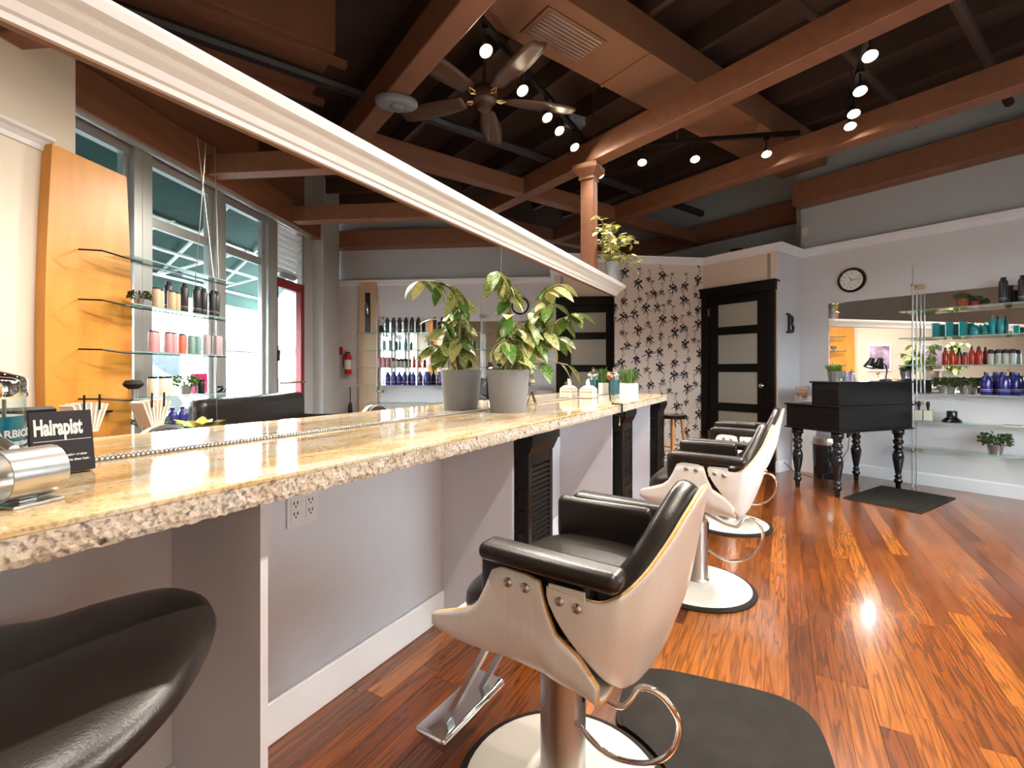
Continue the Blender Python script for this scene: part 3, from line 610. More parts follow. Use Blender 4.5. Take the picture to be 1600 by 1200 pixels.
# stems lean away from the mirror and towards the counter end
def lean(q):
    x, y, z = q
    return (x*.80, -x*.62+y*.6, z) if x > 0 else (x*1.25, x*.35+y*.5, z)
stems = [[(0,0,.20),(-.02,.01,.36),(.02,.0,.50),(.0,.0,.62),(-.06,.0,.685),(-.14,-.01,.70),(-.21,-.02,.69)],
         [(.02,0,.20),(.06,.0,.34),(.13,.01,.46),(.17,.0,.56),(.22,-.01,.66),(.30,-.01,.70)],
         [(.01,-.02,.20),(.08,-.03,.32),(.18,-.04,.42),(.28,-.04,.50),(.38,-.05,.54)],
         [(0,.02,.20),(.06,.05,.30),(.16,.06,.36),(.25,.05,.40),(.32,.04,.41)],
         [(-.02,0,.20),(-.05,-.03,.29),(-.09,-.05,.35),(-.13,-.06,.36)],
         [(.0,-.03,.20),(.03,-.07,.34),(.07,-.09,.46),(.13,-.10,.54),(.2,-.1,.58)],
         [(.03,.0,.20),(.13,-.02,.25),(.23,-.04,.27),(.32,-.06,.25)],
         [(.0,.0,.20),(.0,-.03,.34),(-.03,-.06,.44),(-.08,-.08,.50)]]
stems = [[lean(q) for q in sp] for sp in stems]
for si, sp in enumerate(stems):
    put('stem', MB().tube(sp, [.007-.0045*k/len(sp) for k in range(len(sp))], 6), 'stem', pl_, smooth=True)
    for k in range(1, len(sp)-1):
        a, b = Vector(sp[k]), Vector(sp[k+1]); n_ = 5 if si != 6 else 1
        for q in range(n_):
            p = a.lerp(b, (q+.5)/n_); an = rp.random()*2*PI
            dr = Vector((math.cos(an), math.sin(an), rp.uniform(-1.2, -.1))).normalized(); L = rp.uniform(.10, .16)
            if (p+dr*L).y > .09: dr.y = -abs(dr.y)
            if p.y > .08: continue
            place_leaf(pl_, lm1, p, dr, L, rp.uniform(-.5, .5))
    place_leaf(pl_, lm1, sp[-1], Vector(sp[-1])-Vector(sp[-2])+Vector((0, 0, -.06)), .13)
def grassy(par, z, r, n, h, m, seed=1, droop=.4, wd=.006):
    g = random.Random(seed); mb = MB()
    for k in range(n):
        a = g.random()*2*PI; q = r*math.sqrt(g.random())*.8; hh = h*g.uniform(.6, 1); sp = g.uniform(.15, 1)*r*1.2
        x, y = q*math.cos(a), q*math.sin(a); dx, dy = math.cos(a), math.sin(a); px, py = -dy*wd, dx*wd
        mb.add([(x-px, y-py, z), (x+px, y+py, z), (x+dx*sp*.5+px, y+dy*sp*.5+py, z+hh*.75), (x+dx*sp*.5-px, y+dy*sp*.5-py, z+hh*.75), (x+dx*sp, y+dy*sp, z+hh*(1-droop*g.random()))], [(0,1,2,3), (3,2,4)])
    o = put('foliage', mb, m, par); o['kind'] = 'stuff'
def bushy(par, z, r, n, h, m, seed=1, ls=.028):
    g = random.Random(seed); mb = MB()
    for k in range(n):
        a, b = g.random()*2*PI, g.uniform(.05, 1); q = r*math.sqrt(1-(b-.3)**2*.9)*g.uniform(.55, 1)
        p = Vector((q*math.cos(a), q*math.sin(a), z+h*b)); d_ = Vector((math.cos(a)+g.uniform(-.5, .5), math.sin(a)+g.uniform(-.5, .5), g.uniform(-.2, 1))).normalized()
        s_ = d_.cross(Vector((g.random(), g.random(), g.random()))).normalized()*ls*.3
        mb.add([p, p+d_*ls*.5+s_, p+d_*ls, p+d_*ls*.5-s_], [(0,1,2,3)])
    for k in range(12):
        a = g.random()*6.28; mb.tube([(0, 0, z-.01), (r*.6*math.cos(a), r*.6*math.sin(a), z+h*.7)], .0015, 4)
    o = put('foliage', mb, m, par); o['kind'] = 'stuff'
# plant on top of the partition
pl_ = thing('pale_plant', 'bushy plant with pale yellow leaves in a grey pot on the partition by the post', 'plant', K(4.51, 1.43, 1.996), 0)
put('pot', MB().lathe([(.050, 0), (.052, .004), (.072, .20), (.074, .215), (.068, .215), (.064, .19), (.01, .19)], 28), 'pot_grey', pl_, smooth=True); put('soil', MB().lathe([(.063, .190), (.01, .2)], 16), 'soil', pl_)
rp = random.Random(4)
def near_post(p, m_=.075):
    x, y = rot(-AK, p[0], p[1]); return abs(x+.21) < m_ and abs(y-.17) < m_
def hits(sp): return any(near_post(Vector(a).lerp(Vector(b), q/5)) for a, b in zip(sp[:-1], sp[1:]) for q in range(6))
for k in range(24):
    a = rp.random()*2*PI; L = rp.uniform(.10, .30); hx = math.cos(a)*L+(.05 if k % 3 else -.10); hy = math.sin(a)*L*.5; top = rp.uniform(.28, .60)-(abs(hx)*.4)
    sp = [(0, 0, .19), (hx*.25, hy*.25, .19+(top-.19)*.6), (hx*.65, hy*.65, top), (hx, hy, top-.03-.25*abs(hx))]
    if k == 0: sp = [(0, 0, .19), (-.10, -.10, .34), (-.20, -.14, .48), (-.27, -.15, .50)]
    if k in (4, 8): sp = [(0, 0, .19), (-.10, -.10, .30+.02*k), (-.17, -.14, .36+.01*k), (-.24, -.15, .36)]
    if k == 1: sp = [(0, 0, .19), (.08, 0, .25), (.17, 0, .20), (.25, 0, .10)]
    if hits(sp): sp = [(x, y-abs(y)*2-.3*max(0, -x), z) for x, y, z in sp]
    if hits(sp): continue
    put('stem', MB().tube(sp, .003, 5), 'stem', pl_)
    for i in range(1, 4):
        for q in range(4):
            p = Vector(sp[i-1]).lerp(Vector(sp[i]), (q+1)/4); an = rp.random()*2*PI
            dv = Vector((math.cos(an), math.sin(an)*.7, rp.uniform(-.5, .5))); lf_ = rp.uniform(.05, .08)
            if (p.z > .2 or k == 1) and not any(near_post(p+dv.normalized()*lf_*e_, .09) for e_ in (0, .5, 1)): place_leaf(pl_, lm2, p, dv, lf_, rp.uniform(-.6, .6))
# disinfectant jars
def jar(s, d_, label, text=True):
    t = thing('disinfectant_jar', label, 'jar', K(s, d_, ZC), 0)
    put('glass', MB().lathe([(.047, 0), (.0495, .004), (.0495, .185), (.0475, .185), (.0475, .008), (.001, .008)], 28, cap=False), 'pane', t, smooth=True)
    put('liquid', MB().lathe([(.001, .0085), (.0470, .0085), (.0470, .135), (.001, .135)], 28, cap=False), 'liquid_blue', t, smooth=True)
    l_ = put('lid', MB().lathe([(.0505, .168), (.0515, .171), (.0515, .198), (.046, .205), (.02, .215), (.006, .218), (.006, .226)], 28), 'chrome', t, smooth=True)
    put('knob', MB().lathe([(.005, .226), (.012, .231), (.013, .24), (.008, .248), (.001, .25)], 12), 'brown', l_, smooth=True)
    for k in range(3): a = k*2.1; put('comb_rod', B(.03*math.cos(a)-.003, .03*math.cos(a)+.003, .03*math.sin(a)-.001, .03*math.sin(a)+.001, .012, .165), 'steel', t)
    if text:
        for body, sz, z, x0 in (('BARBICIDE', .0185, .098, -.004), ('DISINFECTANT', .008, .084, .014), ('FUNGICIDE & VIRUCIDE', .008, .072, .0)):
            f0 = -.72
            text_mesh('lettering', body, sz, 'white', t, .0001, bend=lambda c, z=z, x0=x0: Vector((.0502*math.cos(f0+(c.x+x0)/.05), .0502*math.sin(f0+(c.x+x0)/.05), z+c.y)), offset=.0006)
    return t
jar(.270, 1.222, 'large jar of blue disinfectant beside the black lettered sign'); jar(4.20, 1.32, 'jar of blue disinfectant beside the white planter', False)
# lettered sign
t = thing('desk_sign', 'small black box sign lettered Hairapist on the counter', 'sign', K(.395, 1.285, ZC+.0062), AK)
bx = put('box', B(-.05, .05, -.0, .030, 0, .128), 'ink', t, bevel=.001); bx.rotation_euler = (-.20, 0, 0)
fm = Matrix.Rotation(-.20, 4, 'X') @ Matrix.Rotation(PI/2, 4, 'X')
tm = text_mesh('title_lettering', 'Hairapist', .030, 'white', t, .0001, fm @ Matrix.Translation((-.044, .080, .0006)) @ Matrix.Diagonal((.70, 1.5, 1, 1)), offset=.0012)
put('rule_line', B(-.045, .046, -.0006, 0, .0665, .0675), 'white', t).rotation_euler = (-.20, 0, 0)
for k, tx in enumerate(('hair - a - pist', 'scissor wielding,', 'hard working, creative genius', 'soothes more hearts than hair,', 'kind of a big deal.')):
    text_mesh('small_lettering', tx, .0068, 'white', t, .0001, fm @ Matrix.Translation((-.044, .054-k*.0105, .0006)), offset=.0002)
# dryer holder ring
t = thing('dryer_holder', 'brushed steel dryer holder ring beside the disinfectant jar', 'holder', (-.79, .765, ZC), math.radians(-103))
rg_ = MB(); n_ = 40
rg_.add([(x, r_*math.cos(2*PI*k/n_), .050+r_*math.sin(2*PI*k/n_)) for k in range(n_) for x, r_ in ((-.04, .041), (.035, .041), (.035, .0385), (-.04, .0385))], [(4*k+j, 4*k+(j+1) % 4, 4*((k+1) % n_)+(j+1) % 4, 4*((k+1) % n_)+j) for k in range(n_) for j in range(4)])
put('ring', rg_, 'steel', t, smooth=True)
put('foot', B(-.04, .03, -.03, .03, 0, .005).box(-.012, .012, -.012, .012, .005, .0095), 'steel', t, bevel=.001)
put('arm', MB().tube([(-.0, -.02, .088), (-.0, -.05, .10), (-.0, -.08, .10), (-.0, -.10, .06), (-.0, -.105, 0)], .008), 'steel', t, smooth=True)
# tissue box
t = thing('tissue_box', 'gold edged glass tissue box with a tissue pulled up', 'tissue box', K(3.58, 1.335, ZC), AK)
mb = MB(); w_, d_ = .066, .05
mb.add([(-w_,-d_,.004),(w_,-d_,.004),(w_,d_,.004),(-w_,d_,.004),(-w_,-d_,.075),(w_,-d_,.075),(w_,d_,.075),(-w_,d_,.075),(-.035,-.025,.10),(.035,-.025,.10),(.035,.025,.10),(-.035,.025,.10)], [(3,2,1,0),(0,1,5,4),(1,2,6,5),(2,3,7,6),(3,0,4,7),(4,5,9,8),(5,6,10,9),(6,7,11,10),(7,4,8,11),(8,9,10,11)])
put('box', mb, 'paper', t)
mb = MB()
for z in (.003, .05, .075):
    for a, b in (((-w_,-d_),(w_,-d_)),((w_,-d_),(w_,d_)),((w_,d_),(-w_,d_)),((-w_,d_),(-w_,-d_))): mb.tube([(*a, z), (*b, z)], .002, 5)
for x, y in ((-w_,-d_),(w_,-d_),(w_,d_),(-w_,d_)): mb.tube([(x, y, 0), (x, y, .075), (x*.53, y*.5, .10)], .002, 5)
put('gold_frame', mb, 'gold', t)
put('tissue', MB().grid(lambda i, j: ((i-.5)*.07*(1-.6*j*j), .012*math.sin(i*7+j*2)*(1-.3*j), .098+.058*j*(1-.3*abs(i-.5))), 12, 6), 'white', t, smooth=True, angle=0)
# white planter
t = thing('white_planter', 'white ceramic planter with thin green leaves at the counter end', 'planter', K(4.52, 1.285, ZC), math.radians(5))
put('pot', B(-.09, .09, -.045, .045, 0, .10).box(-.082, .082, -.038, .038, .10, .101), 'pot_white', t, bevel=.006); grassy(t, .10, .085, 90, .19, 'green', 3, .9, .004)
# clamp hook
t = thing('clamp_hook', 'thin black clamp stand with wooden spools on the counter edge', 'hook', K(3.00, .905, ZC), AK)
put('clamp', B(-.008, .008, -.012, .05, .0005, .007).box(-.008, .008, -.018, -.010, -.075, .007).box(-.008, .008, -.018, .03, -.078, -.070), 'black', t)
put('rod', MB().tube([(0, .04, .005), (0, .06, .02), (-.005, .07, .10), (-.005, .06, .165)], .004), 'black', t, smooth=True)
put('wire_handle', MB().tube([(0, -.014, -.03), (.05, -.02, -.022), (.055, -.03, -.027), (0, -.022, -.036)], .002), 'steel', t); put('pull_ring', MB().tube([(-.05, -.016, -.075), (-.055, -.016, -.11), (-.07, -.016, -.13), (-.045, -.016, -.13), (-.055, -.016, -.112)], .002), 'gold', t)
for x in (-.035, .012): put('wooden_spool', MB().lathe([(.014, 0), (.016, .004), (.013, .01), (.013, .035), (.016, .041), (.014, .045)], 14), 'brown', t, loc=(x-.005, .06, .165-.3*x), smooth=True).rotation_euler = (0, 1.0, .3)
# little easel
t = thing('card_easel', 'tiny wooden easel holding a dark card beside the grey pot', 'easel', K(2.66, 1.36, ZC), AK+.3)
put('legs', MB().tube([(-.03, -.02, 0), (0, .01, .085)], .003, 5).tube([(.03, -.02, 0), (0, .01, .085)], .003, 5).tube([(0, .04, 0), (0, .01, .085)], .003, 5), 'brown', t); put('card', MB().add([(-.03, -.019, .02), (.03, -.019, .02), (.03, .006, .085), (-.03, .006, .085), (-.03, -.015, .018), (.03, -.015, .018), (.03, .010, .083), (-.03, .010, .083)], [(0,1,2,3),(7,6,5,4),(0,4,5,1),(1,5,6,2),(2,6,7,3),(3,7,4,0)]), 'charcoal', t)
# ================================================================== DESK CORNER
DA = math.radians(20); DO = (2.96, 4.30)
def D(x, y, z): q = rot(DA, x, y); return (DO[0]+q[0], DO[1]+q[1], z)
ds = thing('harmonium_desk', 'black antique harmonium style desk on turned legs', 'desk', (*DO, 0), DA)
put('body', B(-.045, .955, -.045, .49, .605, .82), 'black_wood', ds, bevel=.003); put('deck', B(-.06, .97, -.06, .505, .82, .835), 'black_wood', ds, bevel=.004)
put('upper_case', B(-.045, .955, -.045, .22, .835, 1.04), 'black_wood', ds, bevel=.003); put('top', B(-.055, .99, -.055, .24, 1.04, 1.055), 'black_gloss', ds, bevel=.004)
put('lower_moulding', B(-.06, .97, -.06, .505, .592, .606), 'black_wood', ds, bevel=.004); put('case_band', B(-.048, .958, -.048, .223, .845, .852), 'black_wood', ds)
lp = [(.018, 0), (.022, .03), (.02, .05), (.034, .075), (.036, .09), (.022, .105), (.03, .12), (.03, .13), (.02, .14), (.026, .17), (.045, .29), (.047, .33), (.036, .37), (.026, .385), (.040, .40), (.040, .415), (.028, .43), (.044, .46), (.044, .475), (.03, .49), (.036, .51), (.036, .53), (.05, .54), (.05, .592)]
lme = MB().lathe(lp, 18).mesh('leg', 'black_gloss', True)
for x, y in ((.02, .02), (.02, .42), (.86, .02), (.86, .42)): link('leg', lme, ds, (x, y, 0))
for x0, x1, fl_ in ((.07, .17, 1), (.72, .81, -1)):
    put('apron_scroll', MB().add([(x, -.04+.012*q, z) for q in (0, 1) for x, z in ([(x0, .592), (x1, .592), ((x0+x1)/2, .578), (x0 if fl_ > 0 else x1, .545)])], [(0,1,2,3), (7,6,5,4), (0,4,5,1), (1,5,6,2), (2,6,7,3), (3,7,4,0)]), 'black_wood', ds)
# desk things
t = thing('candy_vase', 'footed glass vase full of wrapped candy on the desk', 'vase', D(.03, .375, .835), 0)
put('glass', MB().lathe([(.03, 0), (.03, .004), (.008, .01), (.008, .03), (.04, .04), (.052, .10), (.06, .17), (.058, .17), (.049, .10), (.036, .044), (.001, .04)], 24, cap=False), 'pane', t, smooth=True)
mb = MB(); g = random.Random(1)
for k in range(70):
    z = .055+.1*g.random(); r_ = (.03+.012*(z-.05)/.1)*math.sqrt(g.random()); a = g.random()*6.28; mb.lathe([(.001, z-.007), (.009, z), (.001, z+.007)], 5, r_*math.cos(a), r_*math.sin(a))
put('candies', mb, 'candy', t)['kind'] = 'stuff'
def tinpot(loc, label, sc_=1, fol='grass', m='green', seed=1, group=None, potm='tin'):
    t = thing('tin_planter', label, 'plant', loc, 0, group)
    put('pot', MB().lathe([(.042*sc_, 0), (.058*sc_, .085*sc_), (.060*sc_, .09*sc_), (.055*sc_, .09*sc_), (.052*sc_, .08*sc_), (.001, .08*sc_)], 24), potm, t, smooth=True)
    if fol == 'grass': grassy(t, .075*sc_, .06*sc_, 110, .10*sc_, m, seed, .5, .004)
    else: bushy(t, .08*sc_, .105*sc_, 260, .10*sc_, m, seed, .034*sc_)
    return t
tinpot(D(.12, .12, 1.055), 'green grass in a tin pot on top of the black desk', 1.05, 'grass', 'green', 2)
t = thing('card_holder', 'clear holder with printed cards on the desk top', 'card holder', D(.25, .08, 1.055), .4)
put('cards', B(-.05, .0, -.01, .01, .003, .09).box(.01, .05, -.02, 0, .003, .07), 'artprint', t); put('tray', B(-.06, .06, -.03, .03, 0, .003), 'clear', t)
t = thing('desk_lamp', 'black two headed gooseneck desk lamp on the harmonium desk', 'lamp', D(.84, .12, 1.055), DA)
put('base', MB().lathe([(.05, 0), (.05, .012), (.012, .02)], 20), 'black', t, smooth=True)
put('arm', MB().tube([(0, 0, .02), (.02, 0, .10), (0, 0, .155), (-.06, -.01, .175), (-.14, -.02, .172), (-.26, -.03, .178)], .006), 'black', t, smooth=True)
for x, y, lit in ((-.27, -.03, 1), (-.13, -.02, 0)):
    h = put('lamp_shade', MB().lathe([(.014, .06), (.024, .055), (.026, .03), (.05, -.035), (.048, -.035), (.022, .03)], 20, cap=False), 'black', t, loc=(x, y, .165), smooth=True); h.rotation_euler = (.1, .35, 0)
    if lit:
        put('bulb', MB().lathe([(.002, -.03), (.03, -.02), (.022, .015), (.002, .02)], 14), 'bulb_cool', h, smooth=True)
        L_ = bpy.data.lights.new('desk_lamp_light', 'SPOT'); L_.energy = 4; L_.color = (.85, .9, 1); L_.spot_size = 2.2; L_.shadow_soft_size = .03; lo_ = link('desk_lamp_light', L_, h); lo_.location = (0, 0, -.032)
t = thing('waste_bin', 'black waste bin with a steel rim under the desk', 'bin', (3.40, 5.13, 0), 0)
put('body', MB().lathe([(.11, 0), (.115, .01), (.125, .36), (.12, .36), (.01, .35)], 28), 'black_gloss', t, smooth=True); put('rim', MB().lathe([(.126, .36), (.128, .365), (.118, .43), (.10, .44), (.01, .44)], 28), 'steel', t, smooth=True)
tag(put('floor_mat', B(-.42, .42, -.28, .28, 0, .008).box(-.36, .36, -.22, .22, .008, .011), 'rubber', loc=(3.50, 4.28, .0005), rz=math.radians(33), bevel=.003), 'thin black floor mat before the glass shelves', 'mat')
tag(put('leaning_board', MB().add([(0, 0, 0), (.012, 0, 0), (.012, .24, 0), (0, .24, 0), (.10, 0, .86), (.112, 0, .86), (.112, .24, .86), (.10, .24, .86)], [(3,2,1,0),(4,5,6,7),(0,1,5,4),(1,2,6,5),(2,3,7,6),(3,0,4,7)]), ['trim_white'], loc=R(5.90, 2.25, .002), rz=AR+PI/2*.0), 'white board leaning in the wall corner behind the desk', 'board')
tag(put('power_cord', MB().tube([D(.6, .3, .588), D(.62, .34, .35), D(.5, .40, .12), D(.35, .5, .05), D(.2, .6, .10), D(.12, .66, .2)], .004, 6), 'black', smooth=True), 'black cord hanging behind the desk legs', 'cord')
# clock, letter B
t = thing('wall_clock', 'round black rimmed wall clock above the wall mirror', 'clock', R(P1-.001, 1.98, 2.165), AR-PI/2)
def cyl(prof, n=32): return MB().lathe(prof, n)
def face(o): o.rotation_euler = (PI/2, 0, 0); return o
face(put('rim', cyl([(.135, 0), (.138, .02), (.128, .034), (.112, .03), (.108, .016), (.001, .012)], 40), 'black_gloss', t, smooth=True))
face(put('chrome_ring', MB().lathe([(.105, .016), (.113, .030), (.108, .031), (.101, .017)], 40, cap=False), 'chrome', t, smooth=True)); face(put('dial', cyl([(.104, .012), (.104, .0165), (.001, .0165)], 40), 'dial', t))
for k in range(12):
    a = PI/2-k*PI/6; text_mesh('numeral', str(k or 12), .024, 'ink', t, .0002, Matrix.Rotation(PI/2, 4, 'X') @ Matrix.Translation((.082*math.cos(a), .082*math.sin(a)-.008, .018)), align='CENTER')
for ang, L, w_ in ((PI/2+.62, .05, .005), (.08, .082, .004), (PI+.9, .06, .0015)):
    put('hand', B(-.012, L, -w_/2, w_/2, 0, .0012), 'ink', t).matrix_local = Matrix.Rotation(PI/2, 4, 'X') @ Matrix.Translation((0, 0, .019)) @ Matrix.Rotation(ang, 4, 'Z')
t = thing('wall_letter', 'black wooden letter B fixed to the short wall', 'letter', R(5.93, 2.519, 1.60), AR+0)
lt = text_mesh('letter_body', 'B', .30, 'black', t, .008, Matrix.Rotation(PI/2, 4, 'X') @ Matrix.Translation((-.075, 0, .012)) @ Matrix.Diagonal((.95, 1, 1, 1)), offset=.003)
put('serif', B(-.095, -.03, -.024, 0, -.008, .012).box(-.095, -.03, -.024, 0, .203, .223), 'black', t)
# ================================================================== SHELF WALL
wm = tag(put('shelf_wall_mirror', B(P1-.012, P1, -.25, 2.21, .93, 1.93), 'mirror', rz=AR), 'large plain mirror on the wall behind the glass shelves', 'mirror')
SZ = (1.75, 1.48, 1.21, .935, .665, .40)
SN = ('top', 'second', 'third', 'fourth', 'fifth', 'lowest')
for z, n_ in zip(SZ, SN):
    o = tag(put('glass_shelf', B(5.94, 6.145, -.56, 1.50, z-.009, z), ['shelf_glass'], rz=AR), 'green edged glass shelf on the lavender wall, %s of six' % n_, 'shelf', 'glass shelves on the lavender wall')
    put('shelf_edge', B(5.936, 5.94, -.56, 1.50, z-.009, z), 'sage', o)
for r_ in (1.40, -.24):
    t = thing('shelf_pole', 'pair of steel poles carrying the glass shelves beside the desk' if r_ > 0 else 'pair of steel poles carrying the glass shelves by the maple panel', 'pole', R(0, 0), AR)
    for p in (5.985, 6.12): put('pole', MB().lathe([(.007, 0), (.007, 2.2 if p < 6 else 1.95)], 10, p, r_), 'steel', t, smooth=True)
    for z in (2.0, .83, .36): put('wall_block', B(6.12, P1-.013 if z < 1.9 else P1, r_-.05, r_+.03, z-.02, z+.02), 'maple', t); put('clamp', MB().lathe([(.016, z-.012), (.016, z+.012)], 10, 5.985, r_).lathe([(.016, z-.012), (.016, z+.012)], 10, 6.12, r_), 'chrome', t, smooth=True)
def bottle(loc, kind, label, group, rz=0):
    h, r_, m, capm, ch_, sty = kind
    t = thing('bottle', label, 'bottle', loc, rz, group)
    if sty == 'box':
        t['category'] = 'box'; t.name = 'product_box'; put('carton', B(-r_, r_, -r_*.7, r_*.7, 0, h), m, t); put('print_band', B(-r_-.0006, -r_, r_*.50, r_*.66, .004, h-.004), 'white', t); return t
    if sty == 'tube':
        t['category'] = 'tube'; t.name = 'product_tube'; put('tube_body', MB().lathe([(r_*.8, ch_), (r_*.95, ch_+.01), (r_, h*.6), (r_, h)], 14, sy=1).add([], []), m, t, smooth=True); put('cap', MB().lathe([(r_*.85, 0), (r_*.85, ch_)], 14), capm, t, smooth=True); return t
    if sty == 'round': prof = [(r_*.95, 0), (r_, .004), (r_, h*.62), (r_*.8, h*.74), (r_*.38, h*.82), (r_*.36, h*.86)]
    elif sty == 'can': prof = [(r_*.95, 0), (r_, .004), (r_, h-.02), (r_*.85, h-.008), (r_*.6, h)]
    elif sty == 'slim': prof = [(r_*.95, 0), (r_, .004), (r_, h*.66), (r_*.7, h*.80), (r_*.45, h*.9)]
    else: prof = [(r_*.97, 0), (r_, .004), (r_, h-.006), (r_*.9, h)]
    b_ = put('bottle_body', MB().lathe(prof, 16), m, t, smooth=True); top = prof[-1][1]
    put('cap', MB().lathe([(prof[-1][0]*(1 if sty != 'round' else 1.1), top), (prof[-1][0]*(1 if sty != 'round' else 1.1), top+ch_)], 12), capm, t, smooth=True)
    if sty in ('round', 'can'): put('print', MB().lathe([(r_+.0004, h*.16), (r_+.0004, h*.17)], 16, cap=False).lathe([(r_+.0004, h*.22), (r_+.0004, h*.245)], 16, cap=False), 'lilac', b_)
    return t
KB = {'black': (.215, .031, 'charcoal', 'black', .022, 'can'), 'tealbox': (.135, .036, 'teal', 'teal', 0, 'box'), 'teal': (.115, .032, 'teal', 'steel', .02, 'round'), 'tealtall': (.17, .021, 'teal', 'brown', .03, 'slim'),
      'red': (.155, .024, 'bottle_red', 'charcoal', .03, 'slim'), 'redshort': (.085, .018, 'bottle_red', 'black', .032, 'flat'), 'clear': (.10, .021, 'frost', 'ink', .036, 'flat'), 'navy': (.215, .041, 'navy', 'navy', .022, 'round'),
      'kraft': (.14, .028, 'kraft', 'charcoal', .012, 'flat'), 'pink': (.15, .027, 'pink', 'charcoal', .012, 'flat'), 'coral': (.145, .025, 'coral', 'charcoal', .012, 'flat'), 'sage': (.14, .027, 'sage', 'sage', .012, 'flat'), 'lilac': (.165, .026, 'lilac', 'lilac', .006, 'flat'), 'cream': (.135, .032, 'cream_b', 'black', .015, 'flat'), 'smallteal': (.07, .028, 'teal', 'teal', 0, 'box'), 'blackjar': (.10, .03, 'black', 'black', .02, 'flat')}
def row(k, z, items, label, group, fr=R):
    for it in items:
        p, r_ = (6.05, it) if not isinstance(it, tuple) else it
        bottle(fr(p, r_, z+.0005), KB[k], label, group, AR)
row('black', SZ[0], [.66, .78, .40, .30, .20, .10, 0.0, -.10], 'tall charcoal hair spray can on the top shelf', 'charcoal cans on the top shelf')
row('blackjar', SZ[0], [(6.12, .72), -.2], 'short black jar among the charcoal cans', 'short black jars')
for q_, l_ in ((1.24, 'teal carton closest to the steel shelf poles'), (1.14, 'teal carton between two other teal cartons'), (1.045, 'teal carton beside the rounded teal pump bottles')): row('tealbox', SZ[1], [q_], l_, 'teal cartons')
row('teal', SZ[1], [.965, (6.09, .90)], 'rounded teal pump bottle on the second shelf', 'teal pump bottles')
row('tealtall', SZ[1], [.85, .80, .2, .1], 'tall slim teal bottle with brown cap on the second shelf', 'slim teal bottles')
row('smallteal', SZ[1], [.70, .62], 'small teal box on the second shelf', 'small teal boxes'); row('sage', SZ[1], [-.05, -.15], 'grey green bottle on the second shelf', 'grey green bottles')
row('red', SZ[2], [1.17, 1.12, .985, .935, .42, .33], 'dark red slim bottle with charcoal nozzle on the third shelf', 'dark red bottles')
row('redshort', SZ[2], [1.075, 1.03], 'short dark red bottle with black cap on the third shelf', 'short dark red bottles')
row('clear', SZ[2], [.86, .81, .765, .72, .18, .12, .06, .0], 'grey bottle with dark cap on the third shelf', 'grey bottles on the third shelf')
row('pink', SZ[2], [-.10, -.17, -.24], 'pink bottle at the end of the third shelf', 'pink bottles on the third shelf')
row('navy', SZ[3], [(5.99, .88), (6.11, .83), (5.99, .77), (6.11, .715), (5.99, .55), (6.11, .50), (5.99, .44), (6.0, .33), .18, .09, 0.0, -.09], 'navy blue shampoo bottle on the fourth shelf', 'navy bottles on the fourth shelf')
tinpot(R(6.05, 1.05, SZ[0]+.0005), 'spiky green plant in a terracotta pot on the top shelf', .85, 'grass', 'darkgreen', 5, None, 'terracotta')
tinpot(R(6.06, .965, SZ[0]+.0005), 'dark little plant in a plum coloured pot on the top shelf', .5, 'bush', 'darkgreen', 6, None, 'magenta')
for r_, lab in ((1.18, 'bushy dark plant in a tin pot on the fourth shelf'), (1.03, 'second bushy dark plant in a tin pot beside the navy bottles')): tinpot(R(6.05, r_, SZ[3]+.0005), lab, .80, 'bush', 'darkgreen', int(r_*100), None)
tinpot(R(6.05, .83, SZ[5]+.0005), 'bushy dark plant in a tin pot on the lowest shelf', 1.0, 'bush', 'darkgreen', 9)
tinpot(R(6.05, .22, SZ[5]+.0005), 'white pot on the lowest shelf by the maple panel', 1.15, 'grass', 'darkgreen', 12, None, 'pot_white')
t = thing('brush_box', 'cream holder with black hair brushes on the fifth shelf', 'holder', R(6.04, 1.33, SZ[4]+.0005), AR)
for y in (-.035, .035):
    q = put('box', B(-.03, .03, y-.03, y+.03, 0, .10), 'cream_b', t, bevel=.003); put('brush', MB().lathe([(.01, .08), (.008, .12), (.016, .15), (.014, .18), (.002, .19)], 10, 0, y), 'black', q, smooth=True)
tag(put('diffuser_bowl', MB().lathe([(.075, 0), (.07, .02), (.045, .042), (.04, .05), (.04, .105), (.036, .105), (.034, .05), (.001, .045)], 24), 'black_gloss', loc=R(6.04, 1.12, SZ[4]+.0005), smooth=True), 'glossy black hat shaped dryer diffuser on the fifth shelf', 'diffuser')
for k, (r_, a) in enumerate(((.72, .1), (.60, -.2))):
    t = thing('magazine', ('grey magazine lying on the fifth shelf', 'pale magazine lying beside the grey magazine')[k], 'magazine', R(6.05, r_, SZ[4]+.0005), AR+a); put('pages', B(-.075, .075, -.055, .055, 0, .006), 'paper', t); put('cover', B(-.076, .076, -.056, .056, .006, .0068), ('lilac', 'paper')[k], t)
# tapered wooden panels
def barrel(name, lab, p0, r0, w0, wmid, depth, z1, m, sm, along='p'):
    # panel with bowed sides; local x = width, y = depth towards the room
    t = thing(name, lab, 'panel', R(p0, r0), AR if along == 'p' else AR+PI/2)
    n = 24; pl = []
    for k in range(n+1): z = z1*k/n; h = (w0+(wmid-w0)*math.sin(PI*min(1, .12+.76*k/n)))/2; pl.append((h, z))
    vs_ = [(s_*h, y, z) for h, z in pl for s_, y in ((-1, 0), (1, 0), (1, depth), (-1, depth))]
    fs = [(4*k+j, 4*k+(j+1) % 4, 4*k+4+(j+1) % 4, 4*k+4+j) for k in range(n) for j in range(4)]+[(3,2,1,0), (4*n, 4*n+1, 4*n+2, 4*n+3)]
    put('board', MB().add(vs_, fs), m, t); return t
bp_ = barrel('curved_panel', 'tall bowed orange plywood panel on the cream wall', 1.78, -.648, .46, .60, .07, 2.58, 'orange_ply', 'ply_edge')
